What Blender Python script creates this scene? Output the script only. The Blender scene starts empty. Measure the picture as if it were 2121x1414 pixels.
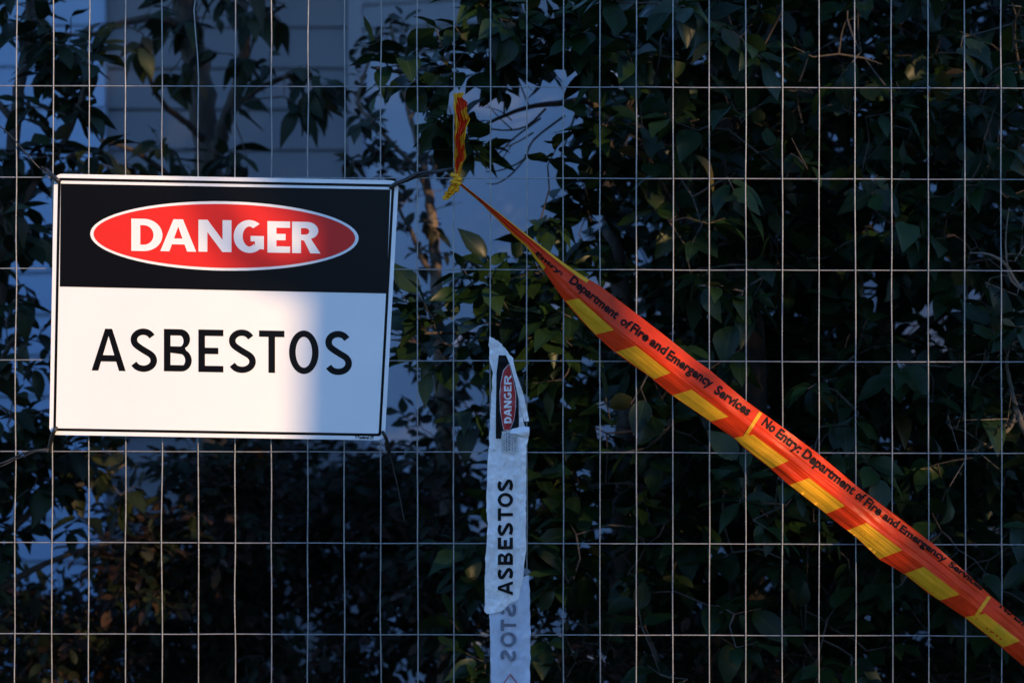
import bpy, bmesh, math, random
import numpy as np
from mathutils import Vector, Matrix, noise
from mathutils.geometry import tessellate_polygon
R = math.radians
sc = bpy.context.scene
COL = sc.collection

# ------------------------------------------------------------------ camera
S = 0.0008            # metres per photo pixel on the fence plane (mesh pitch 60 x 150 mm)
D = 4.0               # camera to fence
ZC = 1.40             # lens height
cam = bpy.data.cameras.new('camera'); camo = bpy.data.objects.new('camera', cam); COL.objects.link(camo)
camo.location = (0, -D, ZC); camo.rotation_euler = (R(90), 0, 0)
cam.sensor_width = 36.0; cam.lens = 36.0 * D / (2121 * S)
cam.clip_start = 0.05; cam.clip_end = 800
cam.dof.use_dof = True; cam.dof.focus_distance = D + 0.02; cam.dof.aperture_fstop = 4.6
sc.camera = camo

# ------------------------------------------------------------------ light
SUN_AZ, SUN_EL = 42.0, 14.0       # sun behind the camera to the right, low
world = bpy.data.worlds.new('World'); sc.world = world; world.use_nodes = True
wn = world.node_tree
sky = wn.nodes.new('ShaderNodeTexSky'); sky.sky_type = 'NISHITA'; sky.sun_disc = False
sky.sun_elevation = R(SUN_EL); sky.sun_rotation = R(180 - SUN_AZ)
sky.air_density = 1.0; sky.dust_density = 0.3; sky.ozone_density = 5.0
bg = wn.nodes['Background']; bg.inputs[1].default_value = 0.15
tint = wn.nodes.new('ShaderNodeMix'); tint.data_type = 'RGBA'; tint.blend_type = 'MULTIPLY'; tint.inputs[0].default_value = 1.0
tint.inputs[7].default_value = (0.93, 0.95, 1.0, 1)      # daylight white balance: open shade reads blue
wn.links.new(sky.outputs[0], tint.inputs[6]); wn.links.new(tint.outputs[2], bg.inputs[0])
sun = bpy.data.lights.new('sun', 'SUN'); suno = bpy.data.objects.new('sun', sun); COL.objects.link(suno)
sun.energy = 2.0; sun.angle = R(0.53); sun.color = (0.92, 0.60, 0.30)
SD = Vector((math.sin(R(SUN_AZ)) * math.cos(R(SUN_EL)), -math.cos(R(SUN_AZ)) * math.cos(R(SUN_EL)), math.sin(R(SUN_EL))))
suno.rotation_euler = SD.to_track_quat('Z', 'Y').to_euler()
suno.location = SD * 20
sc.view_settings.view_transform = 'Standard'; sc.view_settings.look = 'None'
sc.view_settings.exposure = 1.6; sc.view_settings.gamma = 1.0; sc.view_settings.use_curve_mapping = False
sc.render.engine = 'CYCLES'
sc.cycles.max_bounces = 5; sc.cycles.diffuse_bounces = 3; sc.cycles.glossy_bounces = 2
sc.cycles.transmission_bounces = 2; sc.cycles.transparent_max_bounces = 4
sc.cycles.caustics_reflective = False; sc.cycles.caustics_refractive = False
sc.cycles.use_denoising = True
sc.render.film_transparent = False

# ------------------------------------------------------------------ helpers
def W(px, py, y=0.0):
    """photo pixel at a chosen depth y behind (+) or before (-) the fence -> point in the place"""
    k = S * (D + y) / D
    return Vector(((px - 1060.5) * k, y, ZC - (py - 707.0) * k))

def mat(name, col, rough=0.5, metal=0.0, spec=0.5):
    m = bpy.data.materials.new(name); m.use_nodes = True
    b = m.node_tree.nodes['Principled BSDF']
    b.inputs['Base Color'].default_value = (*col, 1); b.inputs['Roughness'].default_value = rough
    b.inputs['Metallic'].default_value = metal; b.inputs['Specular IOR Level'].default_value = spec
    return m

def noise_mat(name, c1, c2, scale, rough=0.5, metal=0.0, bump=0.0, detail=4, spec=0.5, stretch=(1, 1, 1), bscale=None, r2=None):
    m = mat(name, c1, rough, metal, spec); nt = m.node_tree; b = nt.nodes['Principled BSDF']
    tc = nt.nodes.new('ShaderNodeTexCoord'); mp = nt.nodes.new('ShaderNodeMapping')
    mp.inputs['Scale'].default_value = stretch
    nt.links.new(tc.outputs['Object'], mp.inputs[0])
    n = nt.nodes.new('ShaderNodeTexNoise'); n.inputs['Scale'].default_value = scale; n.inputs['Detail'].default_value = detail
    nt.links.new(mp.outputs[0], n.inputs['Vector'])
    r = nt.nodes.new('ShaderNodeValToRGB'); r.color_ramp.elements[0].position = 0.35; r.color_ramp.elements[1].position = 0.68
    r.color_ramp.elements[0].color = (*c1, 1); r.color_ramp.elements[1].color = (*c2, 1)
    nt.links.new(n.outputs[0], r.inputs[0]); nt.links.new(r.outputs[0], b.inputs['Base Color'])
    if r2 is not None:
        mr = nt.nodes.new('ShaderNodeMapRange'); mr.inputs[3].default_value = rough; mr.inputs[4].default_value = r2
        nt.links.new(n.outputs[0], mr.inputs[0]); nt.links.new(mr.outputs[0], b.inputs['Roughness'])
    if bump:
        n2 = nt.nodes.new('ShaderNodeTexNoise'); n2.inputs['Scale'].default_value = bscale or scale * 3; n2.inputs['Detail'].default_value = 5
        nt.links.new(mp.outputs[0], n2.inputs['Vector'])
        bp = nt.nodes.new('ShaderNodeBump'); bp.inputs['Strength'].default_value = bump; bp.inputs['Distance'].default_value = 0.003
        nt.links.new(n2.outputs[0], bp.inputs['Height']); nt.links.new(bp.outputs[0], b.inputs['Normal'])
    return m

def leaf_mat(name, cols, rough=0.36, mid=(0.10, 0.14, 0.05), trans=0.22, spec=0.5):
    m = bpy.data.materials.new(name); m.use_nodes = True; nt = m.node_tree; b = nt.nodes['Principled BSDF']
    g = nt.nodes.new('ShaderNodeNewGeometry'); r = nt.nodes.new('ShaderNodeValToRGB')
    oi = nt.nodes.new('ShaderNodeObjectInfo'); ad = nt.nodes.new('ShaderNodeMath'); ad.operation = 'ADD'
    fr = nt.nodes.new('ShaderNodeMath'); fr.operation = 'FRACT'
    nt.links.new(g.outputs['Random Per Island'], ad.inputs[0]); nt.links.new(oi.outputs['Random'], ad.inputs[1])
    nt.links.new(ad.outputs[0], fr.inputs[0])
    e = r.color_ramp.elements
    e[0].position = cols[0][0]; e[0].color = (*cols[0][1], 1); e[1].position = cols[1][0]; e[1].color = (*cols[1][1], 1)
    for p, c in cols[2:]:
        x = e.new(p); x.color = (*c, 1)
    nt.links.new(fr.outputs[0], r.inputs[0])
    uv = nt.nodes.new('ShaderNodeUVMap'); sp = nt.nodes.new('ShaderNodeSeparateXYZ'); nt.links.new(uv.outputs[0], sp.inputs[0])
    ab = nt.nodes.new('ShaderNodeMath'); ab.operation = 'ABSOLUTE'; nt.links.new(sp.outputs[0], ab.inputs[0])
    mr = nt.nodes.new('ShaderNodeMapRange'); mr.inputs[1].default_value = 0.03; mr.inputs[2].default_value = 0.12
    mr.inputs[3].default_value = 0.55; mr.inputs[4].default_value = 0.0
    nt.links.new(ab.outputs[0], mr.inputs[0])
    n = nt.nodes.new('ShaderNodeTexNoise'); n.inputs['Scale'].default_value = 30
    tc = nt.nodes.new('ShaderNodeTexCoord'); nt.links.new(tc.outputs['Object'], n.inputs['Vector'])
    mv = nt.nodes.new('ShaderNodeMix'); mv.data_type = 'RGBA'; mv.blend_type = 'MULTIPLY'; mv.inputs[0].default_value = 0.6
    nr = nt.nodes.new('ShaderNodeValToRGB'); nr.color_ramp.elements[0].color = (0.5, 0.5, 0.5, 1); nr.color_ramp.elements[1].color = (1.4, 1.4, 1.3, 1)
    nt.links.new(n.outputs[0], nr.inputs[0]); nt.links.new(r.outputs[0], mv.inputs[6]); nt.links.new(nr.outputs[0], mv.inputs[7])
    mx = nt.nodes.new('ShaderNodeMix'); mx.data_type = 'RGBA'
    nt.links.new(mr.outputs[0], mx.inputs[0]); nt.links.new(mv.outputs[2], mx.inputs[6]); mx.inputs[7].default_value = (*mid, 1)
    nt.links.new(mx.outputs[2], b.inputs['Base Color'])
    b.inputs['Roughness'].default_value = rough; b.inputs['Specular IOR Level'].default_value = spec
    tr = nt.nodes.new('ShaderNodeBsdfTranslucent'); ms = nt.nodes.new('ShaderNodeMixShader'); ms.inputs[0].default_value = trans
    nt.links.new(mx.outputs[2], tr.inputs[0])
    nt.links.new(b.outputs[0], ms.inputs[1]); nt.links.new(tr.outputs[0], ms.inputs[2])
    nt.links.new(ms.outputs[0], nt.nodes['Material Output'].inputs[0])
    return m

def link(name, me, m=None, parent=None):
    o = bpy.data.objects.new(name, me); COL.objects.link(o)
    if m is not None and me is not None and not me.materials: me.materials.append(m)
    if parent is not None: o.parent = parent
    return o

def tag(o, label=None, cat=None, group=None, kind=None):
    if label: o['label'] = label
    if cat: o['category'] = cat
    if group: o['group'] = group
    if kind: o['kind'] = kind
    return o

def empty(name, loc, label, cat, group=None):
    o = bpy.data.objects.new(name, None); COL.objects.link(o); o.location = loc; o.empty_display_size = 0.1
    return tag(o, label, cat, group)

def bm_obj(name, bm, m, parent=None, smooth=False):
    me = bpy.data.meshes.new(name); bm.normal_update(); bm.to_mesh(me); bm.free()
    if smooth:
        for p in me.polygons: p.use_smooth = True
    me.materials.append(m)
    o = link(name, me, None, parent)
    if parent is not None: o.matrix_parent_inverse = Matrix.Translation(-parent.location)
    return o

def add_box(bm, x0, x1, y0, y1, z0, z1):
    v = [bm.verts.new((x, y, z)) for x in (x0, x1) for y in (y0, y1) for z in (z0, z1)]
    for f in ((0, 1, 3, 2), (4, 6, 7, 5), (0, 4, 5, 1), (2, 3, 7, 6), (0, 2, 6, 4), (1, 5, 7, 3)):
        bm.faces.new([v[i] for i in f])
    return v

def add_tube(bm, pts, rads, n=6, cap=True):
    pts = [Vector(p) for p in pts]
    if not hasattr(rads, '__len__'): rads = [rads] * len(pts)
    rings = []; ref = None
    for i, p in enumerate(pts):
        t = (pts[min(i + 1, len(pts) - 1)] - pts[max(i - 1, 0)]).normalized()
        if ref is None: ref = t.orthogonal().normalized()
        ref = (ref - t * ref.dot(t))
        ref = ref.normalized() if ref.length > 1e-6 else t.orthogonal().normalized()
        b = t.cross(ref)
        rings.append([bm.verts.new(p + (ref * math.cos(2 * math.pi * k / n) + b * math.sin(2 * math.pi * k / n)) * rads[i]) for k in range(n)])
    for a, b in zip(rings, rings[1:]):
        for k in range(n): bm.faces.new((a[k], a[(k + 1) % n], b[(k + 1) % n], b[k]))
    if cap:
        bm.faces.new(rings[0][::-1]); bm.faces.new(rings[-1])

def smooth_path(pts, sub=4):
    pts = [Vector(p) for p in pts]; out = []
    for i in range(len(pts) - 1):
        p0 = pts[max(i - 1, 0)]; p1 = pts[i]; p2 = pts[i + 1]; p3 = pts[min(i + 2, len(pts) - 1)]
        for k in range(sub):
            t = k / sub
            out.append(0.5 * ((2 * p1) + (p2 - p0) * t + (2 * p0 - 5 * p1 + 4 * p2 - p3) * t * t + (3 * p1 - p0 - 3 * p2 + p3) * t ** 3))
    out.append(pts[-1]); return out

# flat print: polygons (outer + holes, in a flat pixel plane) cut into small pieces and laid on a curved sheet
def flat_bm(polys, step=15.0):
    bm = bmesh.new()
    for loops in polys:
        pts = [p for lp in loops for p in lp]
        tris = tessellate_polygon([[Vector((p[0], p[1], 0)) for p in lp] for lp in loops])
        vs = [bm.verts.new((p[0], p[1], 0)) for p in pts]
        for t in tris:
            try: bm.faces.new([vs[i] for i in t])
            except ValueError: pass
    cut_bm(bm, step); return bm

def cut_bm(bm, step):
    if not bm.verts: return
    for ax in (0, 1):
        lo = min(v.co[ax] for v in bm.verts); hi = max(v.co[ax] for v in bm.verts)
        c = lo + step
        while c < hi - 1e-3:
            n = Vector((1, 0, 0)) if ax == 0 else Vector((0, 1, 0)); co = Vector((c, 0, 0)) if ax == 0 else Vector((0, c, 0))
            bmesh.ops.bisect_plane(bm, geom=bm.verts[:] + bm.edges[:] + bm.faces[:], plane_co=co, plane_no=n, dist=1e-5)
            c += step

def lay(bm, fn):
    for v in bm.verts: v.co = fn(v.co.x, v.co.y)
    bm.normal_update()
    for f in bm.faces:
        if f.normal.y > 0: f.normal_flip()
    return bm

# ------------------------------------------------------------------ glyph outlines in a unit box, y up
def arc(cx, cy, rx, ry, a0, a1, n=14):
    return [(cx + rx * math.cos(R(a0 + (a1 - a0) * i / n)), cy + ry * math.sin(R(a0 + (a1 - a0) * i / n))) for i in range(n + 1)]

def ribbon(pts, tx, ty):
    """band of half-widths tx, ty round a centre line (elliptic pen)"""
    L, Rr = [], []
    for i, p in enumerate(pts):
        a = pts[max(i - 1, 0)]; b = pts[min(i + 1, len(pts) - 1)]
        dx, dy = b[0] - a[0], b[1] - a[1]; nx, ny = -dy / ty, dx / tx      # even pen once the box is scaled
        l = math.hypot(nx, ny) or 1
        nx, ny = nx / l, ny / l
        L.append((p[0] + nx * tx, p[1] + ny * ty)); Rr.append((p[0] - nx * tx, p[1] - ny * ty))
    return L + Rr[::-1]

def glyph(c, tx, ty):
    """outer loop and holes; tx, ty stroke as fraction of width and height"""
    if c == 'A':
        s = tx * 1.02; w = 0.5 - s * .52; cb = 0.22; ct = cb + ty
        def xin(y): return s + (0.5 - s) * (y / (1 - s * .9))
        return [[(0, 0), (w, 1), (1 - w, 1), (1, 0), (1 - s, 0), (1 - xin(cb), cb), (xin(cb), cb), (s, 0)],
                [(xin(ct), ct), (1 - xin(ct), ct), (0.5, 0.985 - s * 0.9 + .02)]]
    if c == 'E':
        m = 0.5 - ty / 2
        return [[(0, 0), (1, 0), (1, ty), (tx, ty), (tx, m), (.80, m), (.80, m + ty), (tx, m + ty), (tx, 1 - ty), (1, 1 - ty), (1, 1), (0, 1)]]
    if c == 'T':
        a = 0.5 - tx / 2
        return [[(a, 0), (a + tx, 0), (a + tx, 1 - ty), (1, 1 - ty), (1, 1), (0, 1), (0, 1 - ty), (a, 1 - ty)]]
    if c == 'N':
        return [[(0, 0), (tx, 0), (tx, .62), (1 - tx * 1.02, 0), (1, 0), (1, 1), (1 - tx, 1), (1 - tx, .38), (tx * 1.02, 1), (0, 1)]]
    if c == 'O':
        return [arc(.5, .5, .5, .51, 0, 360, 40)[:-1], arc(.5, .5, .5 - tx, .51 - ty, 0, 360, 40)[:-1]]
    if c == 'D':
        o = [(0, 0), (.40, 0)] + arc(.40, .5, .60, .5, -90, 90, 22) + [(.40, 1), (0, 1)]
        i = [(tx, ty), (.40, ty)] + arc(.40, .5, .60 - tx, .5 - ty, -90, 90, 22) + [(.40, 1 - ty), (tx, 1 - ty)]
        return [o, i]
    if c == 'B':
        m = .53
        o = [(0, 0), (.62, 0)] + arc(.62, m / 2 + .0, .38, m / 2 + .0, -90, 62, 14) + arc(.60, (1 + m) / 2, .34, (1 - m) / 2, -62, 90, 14) + [(.60, 1), (0, 1)]
        h1 = [(tx, ty), (.60, ty)] + arc(.60, m / 2 + .0, .40 - tx, m / 2 - ty * .78 - .0, -90, 90, 12) + [(tx, m - ty * .6)]
        h1 = [(x, max(y, ty)) for x, y in h1]
        h2 = [(tx, m + ty * .42), (.58, m + ty * .42)] + arc(.58, (1 + m) / 2 - ty * .29, .36 - tx, (1 - m) / 2 - ty * .71, -90, 90, 12) + [(.58, 1 - ty), (tx, 1 - ty)]
        return [o, h1, h2]
    if c == 'S':
        hx, hy = tx / 2, ty / 2
        ctl = arc(.5, .745, .465 - hx, .265 - hy, 24, 222, 7) + [(.5, .505)] + arc(.5, .262, .5 - hx, .272 - hy, 48, -156, 7)
        pts = [(q.x, q.y) for q in smooth_path([Vector((x, y, 0)) for x, y in ctl], 3)]
        rb = ribbon(pts, hx, hy); n = len(pts)
        return [[rb[i], rb[i + 1], rb[2 * n - 2 - i], rb[2 * n - 1 - i]] for i in range(n - 1)]      # a band of short pieces
    if c == 'G':
        hx, hy = tx / 2, ty / 2
        a = arc(.52, .5, .52 - hx, .52 - hy, 52, 318, 26)
        return [ribbon(a, hx, hy)[:27] + [(1 - tx, .20), (1 - tx, .52 - ty * .85), (.56, .52 - ty * .85), (.56, .52), (1, .52), (1, .10)] + ribbon(a, hx, hy)[27:][1:]]
    if c == 'R':
        m = .44
        o = [(0, 0), (tx, 0), (tx, m - .02), (.42, m - .04), (1 - tx * 1.15, 0), (1, 0), (.66, m + .02)] + arc(.52, .5 + m / 2 + .0, .40, (1 - m) / 2, -52, 90, 14) + [(.50, 1), (0, 1)]
        i = [(tx, m + ty * .75), (.48, m + ty * .75)] + arc(.48, (m + ty * .75 + 1 - ty) / 2, .42 - tx * .95, (1 - ty - m - ty * .75) / 2, -90, 90, 12) + [(.48, 1 - ty), (tx, 1 - ty)]
        return [o, i]
    return []

def flatten(glyphs):
    out = []
    for c, loops in glyphs:
        if c == 'S': out += [[lp] for lp in loops]
        else: out.append(loops)
    return out

# ------------------------------------------------------------------ materials
M_white = noise_mat('sign_white', (0.80, 0.80, 0.80), (0.76, 0.77, 0.78), 9, 0.32, spec=0.2)
M_black = mat('sign_black', (0.004, 0.004, 0.005), 0.30, spec=0.09)
M_red = mat('sign_red', (0.68, 0.026, 0.020), 0.32, spec=0.15)
M_wire = noise_mat('galvanised_wire', (0.30, 0.30, 0.305), (0.20, 0.20, 0.205), 60, 0.42, 0.35, bump=0.25, bscale=400)
M_tube = noise_mat('galvanised_tube', (0.45, 0.46, 0.48), (0.32, 0.33, 0.35), 25, 0.4, 0.8)
M_tie = mat('tie_black', (0.008, 0.008, 0.009), 0.45)
M_bark = noise_mat('bark', (0.034, 0.027, 0.022), (0.07, 0.055, 0.045), 35, 0.85, bump=0.8, stretch=(1, 1, .3))
M_barkw = noise_mat('bark_pale', (0.09, 0.066, 0.05), (0.17, 0.13, 0.10), 40, 0.85, bump=0.6, stretch=(1, 1, .3))
M_dry = noise_mat('dry_twig_bark', (0.10, 0.08, 0.06), (0.17, 0.14, 0.11), 60, 0.85)
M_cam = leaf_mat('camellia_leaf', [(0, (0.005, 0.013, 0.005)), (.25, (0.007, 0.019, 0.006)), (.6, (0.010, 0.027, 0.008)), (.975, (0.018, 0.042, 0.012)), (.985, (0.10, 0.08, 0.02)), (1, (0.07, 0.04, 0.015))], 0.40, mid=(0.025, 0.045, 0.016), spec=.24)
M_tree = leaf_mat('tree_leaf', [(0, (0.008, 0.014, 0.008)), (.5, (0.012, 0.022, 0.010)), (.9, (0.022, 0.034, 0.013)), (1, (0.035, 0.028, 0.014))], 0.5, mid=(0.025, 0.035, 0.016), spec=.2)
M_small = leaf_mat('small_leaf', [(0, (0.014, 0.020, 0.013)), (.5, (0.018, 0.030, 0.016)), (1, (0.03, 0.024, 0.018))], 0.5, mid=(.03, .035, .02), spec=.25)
M_low = leaf_mat('low_leaf', [(0, (0.010, 0.018, 0.010)), (.55, (0.016, 0.026, 0.013)), (.75, (0.03, 0.02, 0.015)), (.93, (0.055, 0.03, 0.025)), (1, (0.09, 0.06, 0.05))], 0.55, mid=(.03, .03, .02), spec=.2)
M_street = leaf_mat('street_leaf', [(0, (0.04, 0.07, 0.03)), (1, (0.07, 0.10, 0.04))], 0.5)
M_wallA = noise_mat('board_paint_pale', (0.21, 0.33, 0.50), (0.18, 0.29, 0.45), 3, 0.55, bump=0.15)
M_wallB = noise_mat('board_paint_shaded', (0.12, 0.135, 0.16), (0.10, 0.115, 0.14), 3, 0.55, bump=0.15)  # middle wall: shade right of the corner put into a darker board colour
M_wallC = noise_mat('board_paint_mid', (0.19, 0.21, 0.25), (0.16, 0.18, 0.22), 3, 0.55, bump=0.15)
M_panel = noise_mat('sheet_paint', (0.32, 0.38, 0.48), (0.29, 0.345, 0.44), 2, 0.5)
M_roof = noise_mat('roof_metal', (0.20, 0.21, 0.22), (0.15, 0.16, 0.17), 5, 0.5)
M_soil = noise_mat('garden_soil', (0.045, 0.036, 0.026), (0.08, 0.065, 0.045), 14, 0.95, bump=1.0)
M_lawn = noise_mat('verge_grass', (0.05, 0.075, 0.025), (0.085, 0.11, 0.04), 22, 0.95, bump=1.0)
M_path = noise_mat('concrete_path', (0.30, 0.29, 0.27), (0.24, 0.23, 0.22), 7, 0.9, bump=0.5)
M_conc = noise_mat('concrete_foot', (0.34, 0.33, 0.31), (0.27, 0.26, 0.25), 20, 0.9, bump=0.6)

# ------------------------------------------------------------------ ground
def sheet(name, x0, x1, y0, y1, z, m):
    bm = bmesh.new(); v = [bm.verts.new(p) for p in ((x0, y0, z), (x1, y0, z), (x1, y1, z), (x0, y1, z))]; bm.faces.new(v)
    return tag(bm_obj(name, bm, m), kind='structure')
sheet('ground', -300, 300, -300, 300, 0.0, M_lawn)
sheet('garden_bed', -9, 9, 0.02, 12, 0.004, M_soil)
sheet('footpath', -60, 60, -2.2, -0.7, 0.004, M_path)

# ------------------------------------------------------------------ house behind the plants
YH = 3.4
KH = S * (D + YH) / D
house = empty('weatherboard_house', (0, YH + .2, 0), 'pale blue weatherboard house standing behind the shrubs and the mesh fence', 'house')
PITCH = 84.5 * KH
Z0 = W(0, 228, YH).z
def board_mesh(name, length, pitch, m):
    bm = bmesh.new()
    # lapped board: thick drip edge below, feathered to the top
    prof = [(-0.017, 0.0), (-0.019, 0.006), (-0.007, pitch + .012), (0.0, pitch + .012), (0.0, 0.0)]
    a = [bm.verts.new((0, y, z)) for y, z in prof]; b = [bm.verts.new((length, y, z)) for y, z in prof]
    n = len(prof)
    for i in range(n): bm.faces.new((a[i], a[(i + 1) % n], b[(i + 1) % n], b[i]))
    bm.faces.new(a[::-1]); bm.faces.new(b)
    me = bpy.data.meshes.new(name); bmesh.ops.recalc_face_normals(bm, faces=bm.faces[:]); bm.to_mesh(me); bm.free(); me.materials.append(m)
    return me
def boards(x0, length, y, z_first, n, pitch, m, rot=0.0, label=None):
    me = board_mesh('board', length, pitch, m)
    for i in range(n):
        o = link('board', me, None, house); o.matrix_parent_inverse = Matrix.Translation(-house.location)
        o.location = (x0, y + random.Random(i * 7 + n).uniform(-.0012, .0012), z_first + i * pitch); o.rotation_euler = (0, 0, rot)
def wbox(name, x0, x1, y0, y1, z0, z1, m):
    bm = bmesh.new(); add_box(bm, x0, x1, y0, y1, z0, z1); return bm_obj(name, bm, m, house)
xc = W(224, 0, YH).x; xt = W(722, 0, YH).x; xt2 = W(751, 0, YH).x
zlo = Z0 - 15 * PITCH
nb = int((2.95 - zlo) / PITCH)
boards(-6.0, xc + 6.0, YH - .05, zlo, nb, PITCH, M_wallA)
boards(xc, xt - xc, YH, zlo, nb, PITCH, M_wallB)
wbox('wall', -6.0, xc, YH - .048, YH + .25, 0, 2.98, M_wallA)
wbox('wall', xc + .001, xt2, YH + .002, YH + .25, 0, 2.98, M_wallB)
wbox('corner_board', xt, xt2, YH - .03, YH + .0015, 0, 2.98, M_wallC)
# wing turned a little towards the street
ang = -R(20); L2 = 4.6
ux, uy = math.cos(ang), math.sin(ang)
zb = W(0, 112, YH).z
P2 = 49 * KH
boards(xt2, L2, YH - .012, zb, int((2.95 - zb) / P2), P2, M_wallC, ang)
bm = bmesh.new()
n2 = Vector((-uy, ux, 0))       # into the house
for (z0, z1, o0, mm) in ((0, zb - .004, 0.0, M_panel),):
    a = Vector((xt2, YH - .014, 0)); b = a + Vector((ux, uy, 0)) * L2
    vs = [bm.verts.new(p + n2 * d + Vector((0, 0, z))) for p in (a, b) for d in (0, .2) for z in (z0, z1)]
    for f in ((0, 1, 3, 2), (4, 6, 7, 5), (0, 4, 5, 1), (2, 3, 7, 6), (0, 2, 6, 4), (1, 5, 7, 3)): bm.faces.new([vs[i] for i in f])
bm_obj('base_sheet', bm, M_panel, house)
bm = bmesh.new()
a = Vector((xt2, YH - .008, 0)) + n2 * .004; b = a + Vector((ux, uy, 0)) * L2
vs = [bm.verts.new(p + n2 * d + Vector((0, 0, z))) for p in (a, b) for d in (0, .2) for z in (zb, 2.98)]
for f in ((0, 1, 3, 2), (4, 6, 7, 5), (0, 4, 5, 1), (2, 3, 7, 6), (0, 2, 6, 4), (1, 5, 7, 3)): bm.faces.new([vs[i] for i in f])
bm_obj('wall', bm, M_wallC, house)
bm = bmesh.new()
e0, e1 = 2.981, 4.3
v = [bm.verts.new(p) for p in ((-6.4, YH - .5, e0), (6.0, YH - .5, e0), (6.0, YH + 5.5, e0), (-6.4, YH + 5.5, e0), (-6.4, YH + 2.6, e1), (6.0, YH + 2.6, e1))]
for f in ((0, 3, 2, 1), (0, 1, 5, 4), (2, 3, 4, 5), (0, 4, 3), (1, 2, 5)): bm.faces.new([v[i] for i in f])
bm_obj('roof', bm, M_roof, house)
wbox('gutter', -6.4, 6.0, YH - .60, YH - .503, 2.93, 3.02, M_roof)

# ------------------------------------------------------------------ plants
def leaf_mesh(name, m, aspect, curl, fold, seed, fine=True, acum=True):
    rng = random.Random(seed)
    st = [0, .07, .2, .36, .54, .72, .86, 1.0] if fine else [0, .2, .5, .8, 1]
    if acum: prof = lambda t: (math.sin(math.pi * min(1, t ** .80)) ** .85) * (1 - .35 * max(0, t - .6) / .4)
    else: prof = lambda t: math.sin(math.pi * t ** .9) ** .7
    vs, uv, fs = [], [], []
    side = rng.uniform(-.10, .10)
    for i, t in enumerate(st):
        w = aspect * .5 * max(prof(t), .0) + (.008 if 0 < i < len(st) - 1 else .004)
        zc = -curl * t * t; xo = side * t * t
        wav = .14 * math.sin(t * 8 + seed)
        vs += [(-w + xo, t, zc + fold * w * 1.2 + wav * w), (xo, t, zc), (w + xo, t, zc + fold * w * 1.2 - wav * w)]
        uv += [(-1, t), (0, t), (1, t)]
    for i in range(len(st) - 1):
        a = i * 3; b = a + 3
        fs += [(a, a + 1, b + 1, b), (a + 1, a + 2, b + 2, b + 1)]
    me = bpy.data.meshes.new(name); me.from_pydata(vs, [], fs)
    l = me.uv_layers.new(name='UVMap')
    for lp in me.loops: l.data[lp.index].uv = uv[lp.vertex_index]
    for p in me.polygons: p.use_smooth = True
    me.materials.append(m)
    return me, np.array(vs), np.array(fs), np.array(uv)

def join_leaves(name, protos, mats, idx, m, parent):
    V, F, U = [], [], []; off = 0
    for k, (me, vs, fs, uv) in enumerate(protos):
        sel = np.where(idx == k)[0]
        if not len(sel): continue
        Ms = mats[sel]
        p = np.einsum('nij,vj->nvi', Ms[:, :3, :3], vs) + Ms[:, None, :3, 3]
        nv = len(vs)
        V.append(p.reshape(-1, 3)); F.append((fs[None] + (np.arange(len(sel)) * nv)[:, None, None]).reshape(-1, 4) + off)
        U.append(np.tile(uv, (len(sel), 1))); off += nv * len(sel)
    V = np.concatenate(V); F = np.concatenate(F); U = np.concatenate(U)
    me = bpy.data.meshes.new(name)
    me.vertices.add(len(V)); me.vertices.foreach_set('co', V.ravel().astype(np.float32))
    me.loops.add(F.size); me.loops.foreach_set('vertex_index', F.ravel().astype(np.int32))
    me.polygons.add(len(F)); me.polygons.foreach_set('loop_start', np.arange(0, F.size, 4, dtype=np.int32))
    me.update(calc_edges=True)
    me.polygons.foreach_set('use_smooth', np.ones(len(F), dtype=bool))
    l = me.uv_layers.new(name='UVMap'); l.data.foreach_set('uv', U[F.ravel()].ravel().astype(np.float32))
    me.materials.append(m); me.validate()
    o = link(name, me, None, parent); o.matrix_parent_inverse = Matrix.Translation(-parent.location)
    return tag(o, kind='stuff')

def in_view(p):
    d = D + p.y
    if d < 1: return None
    k = S * d / D
    return (p.x / k + 1060.5, 707 - (p.z - ZC) / k)

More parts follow.
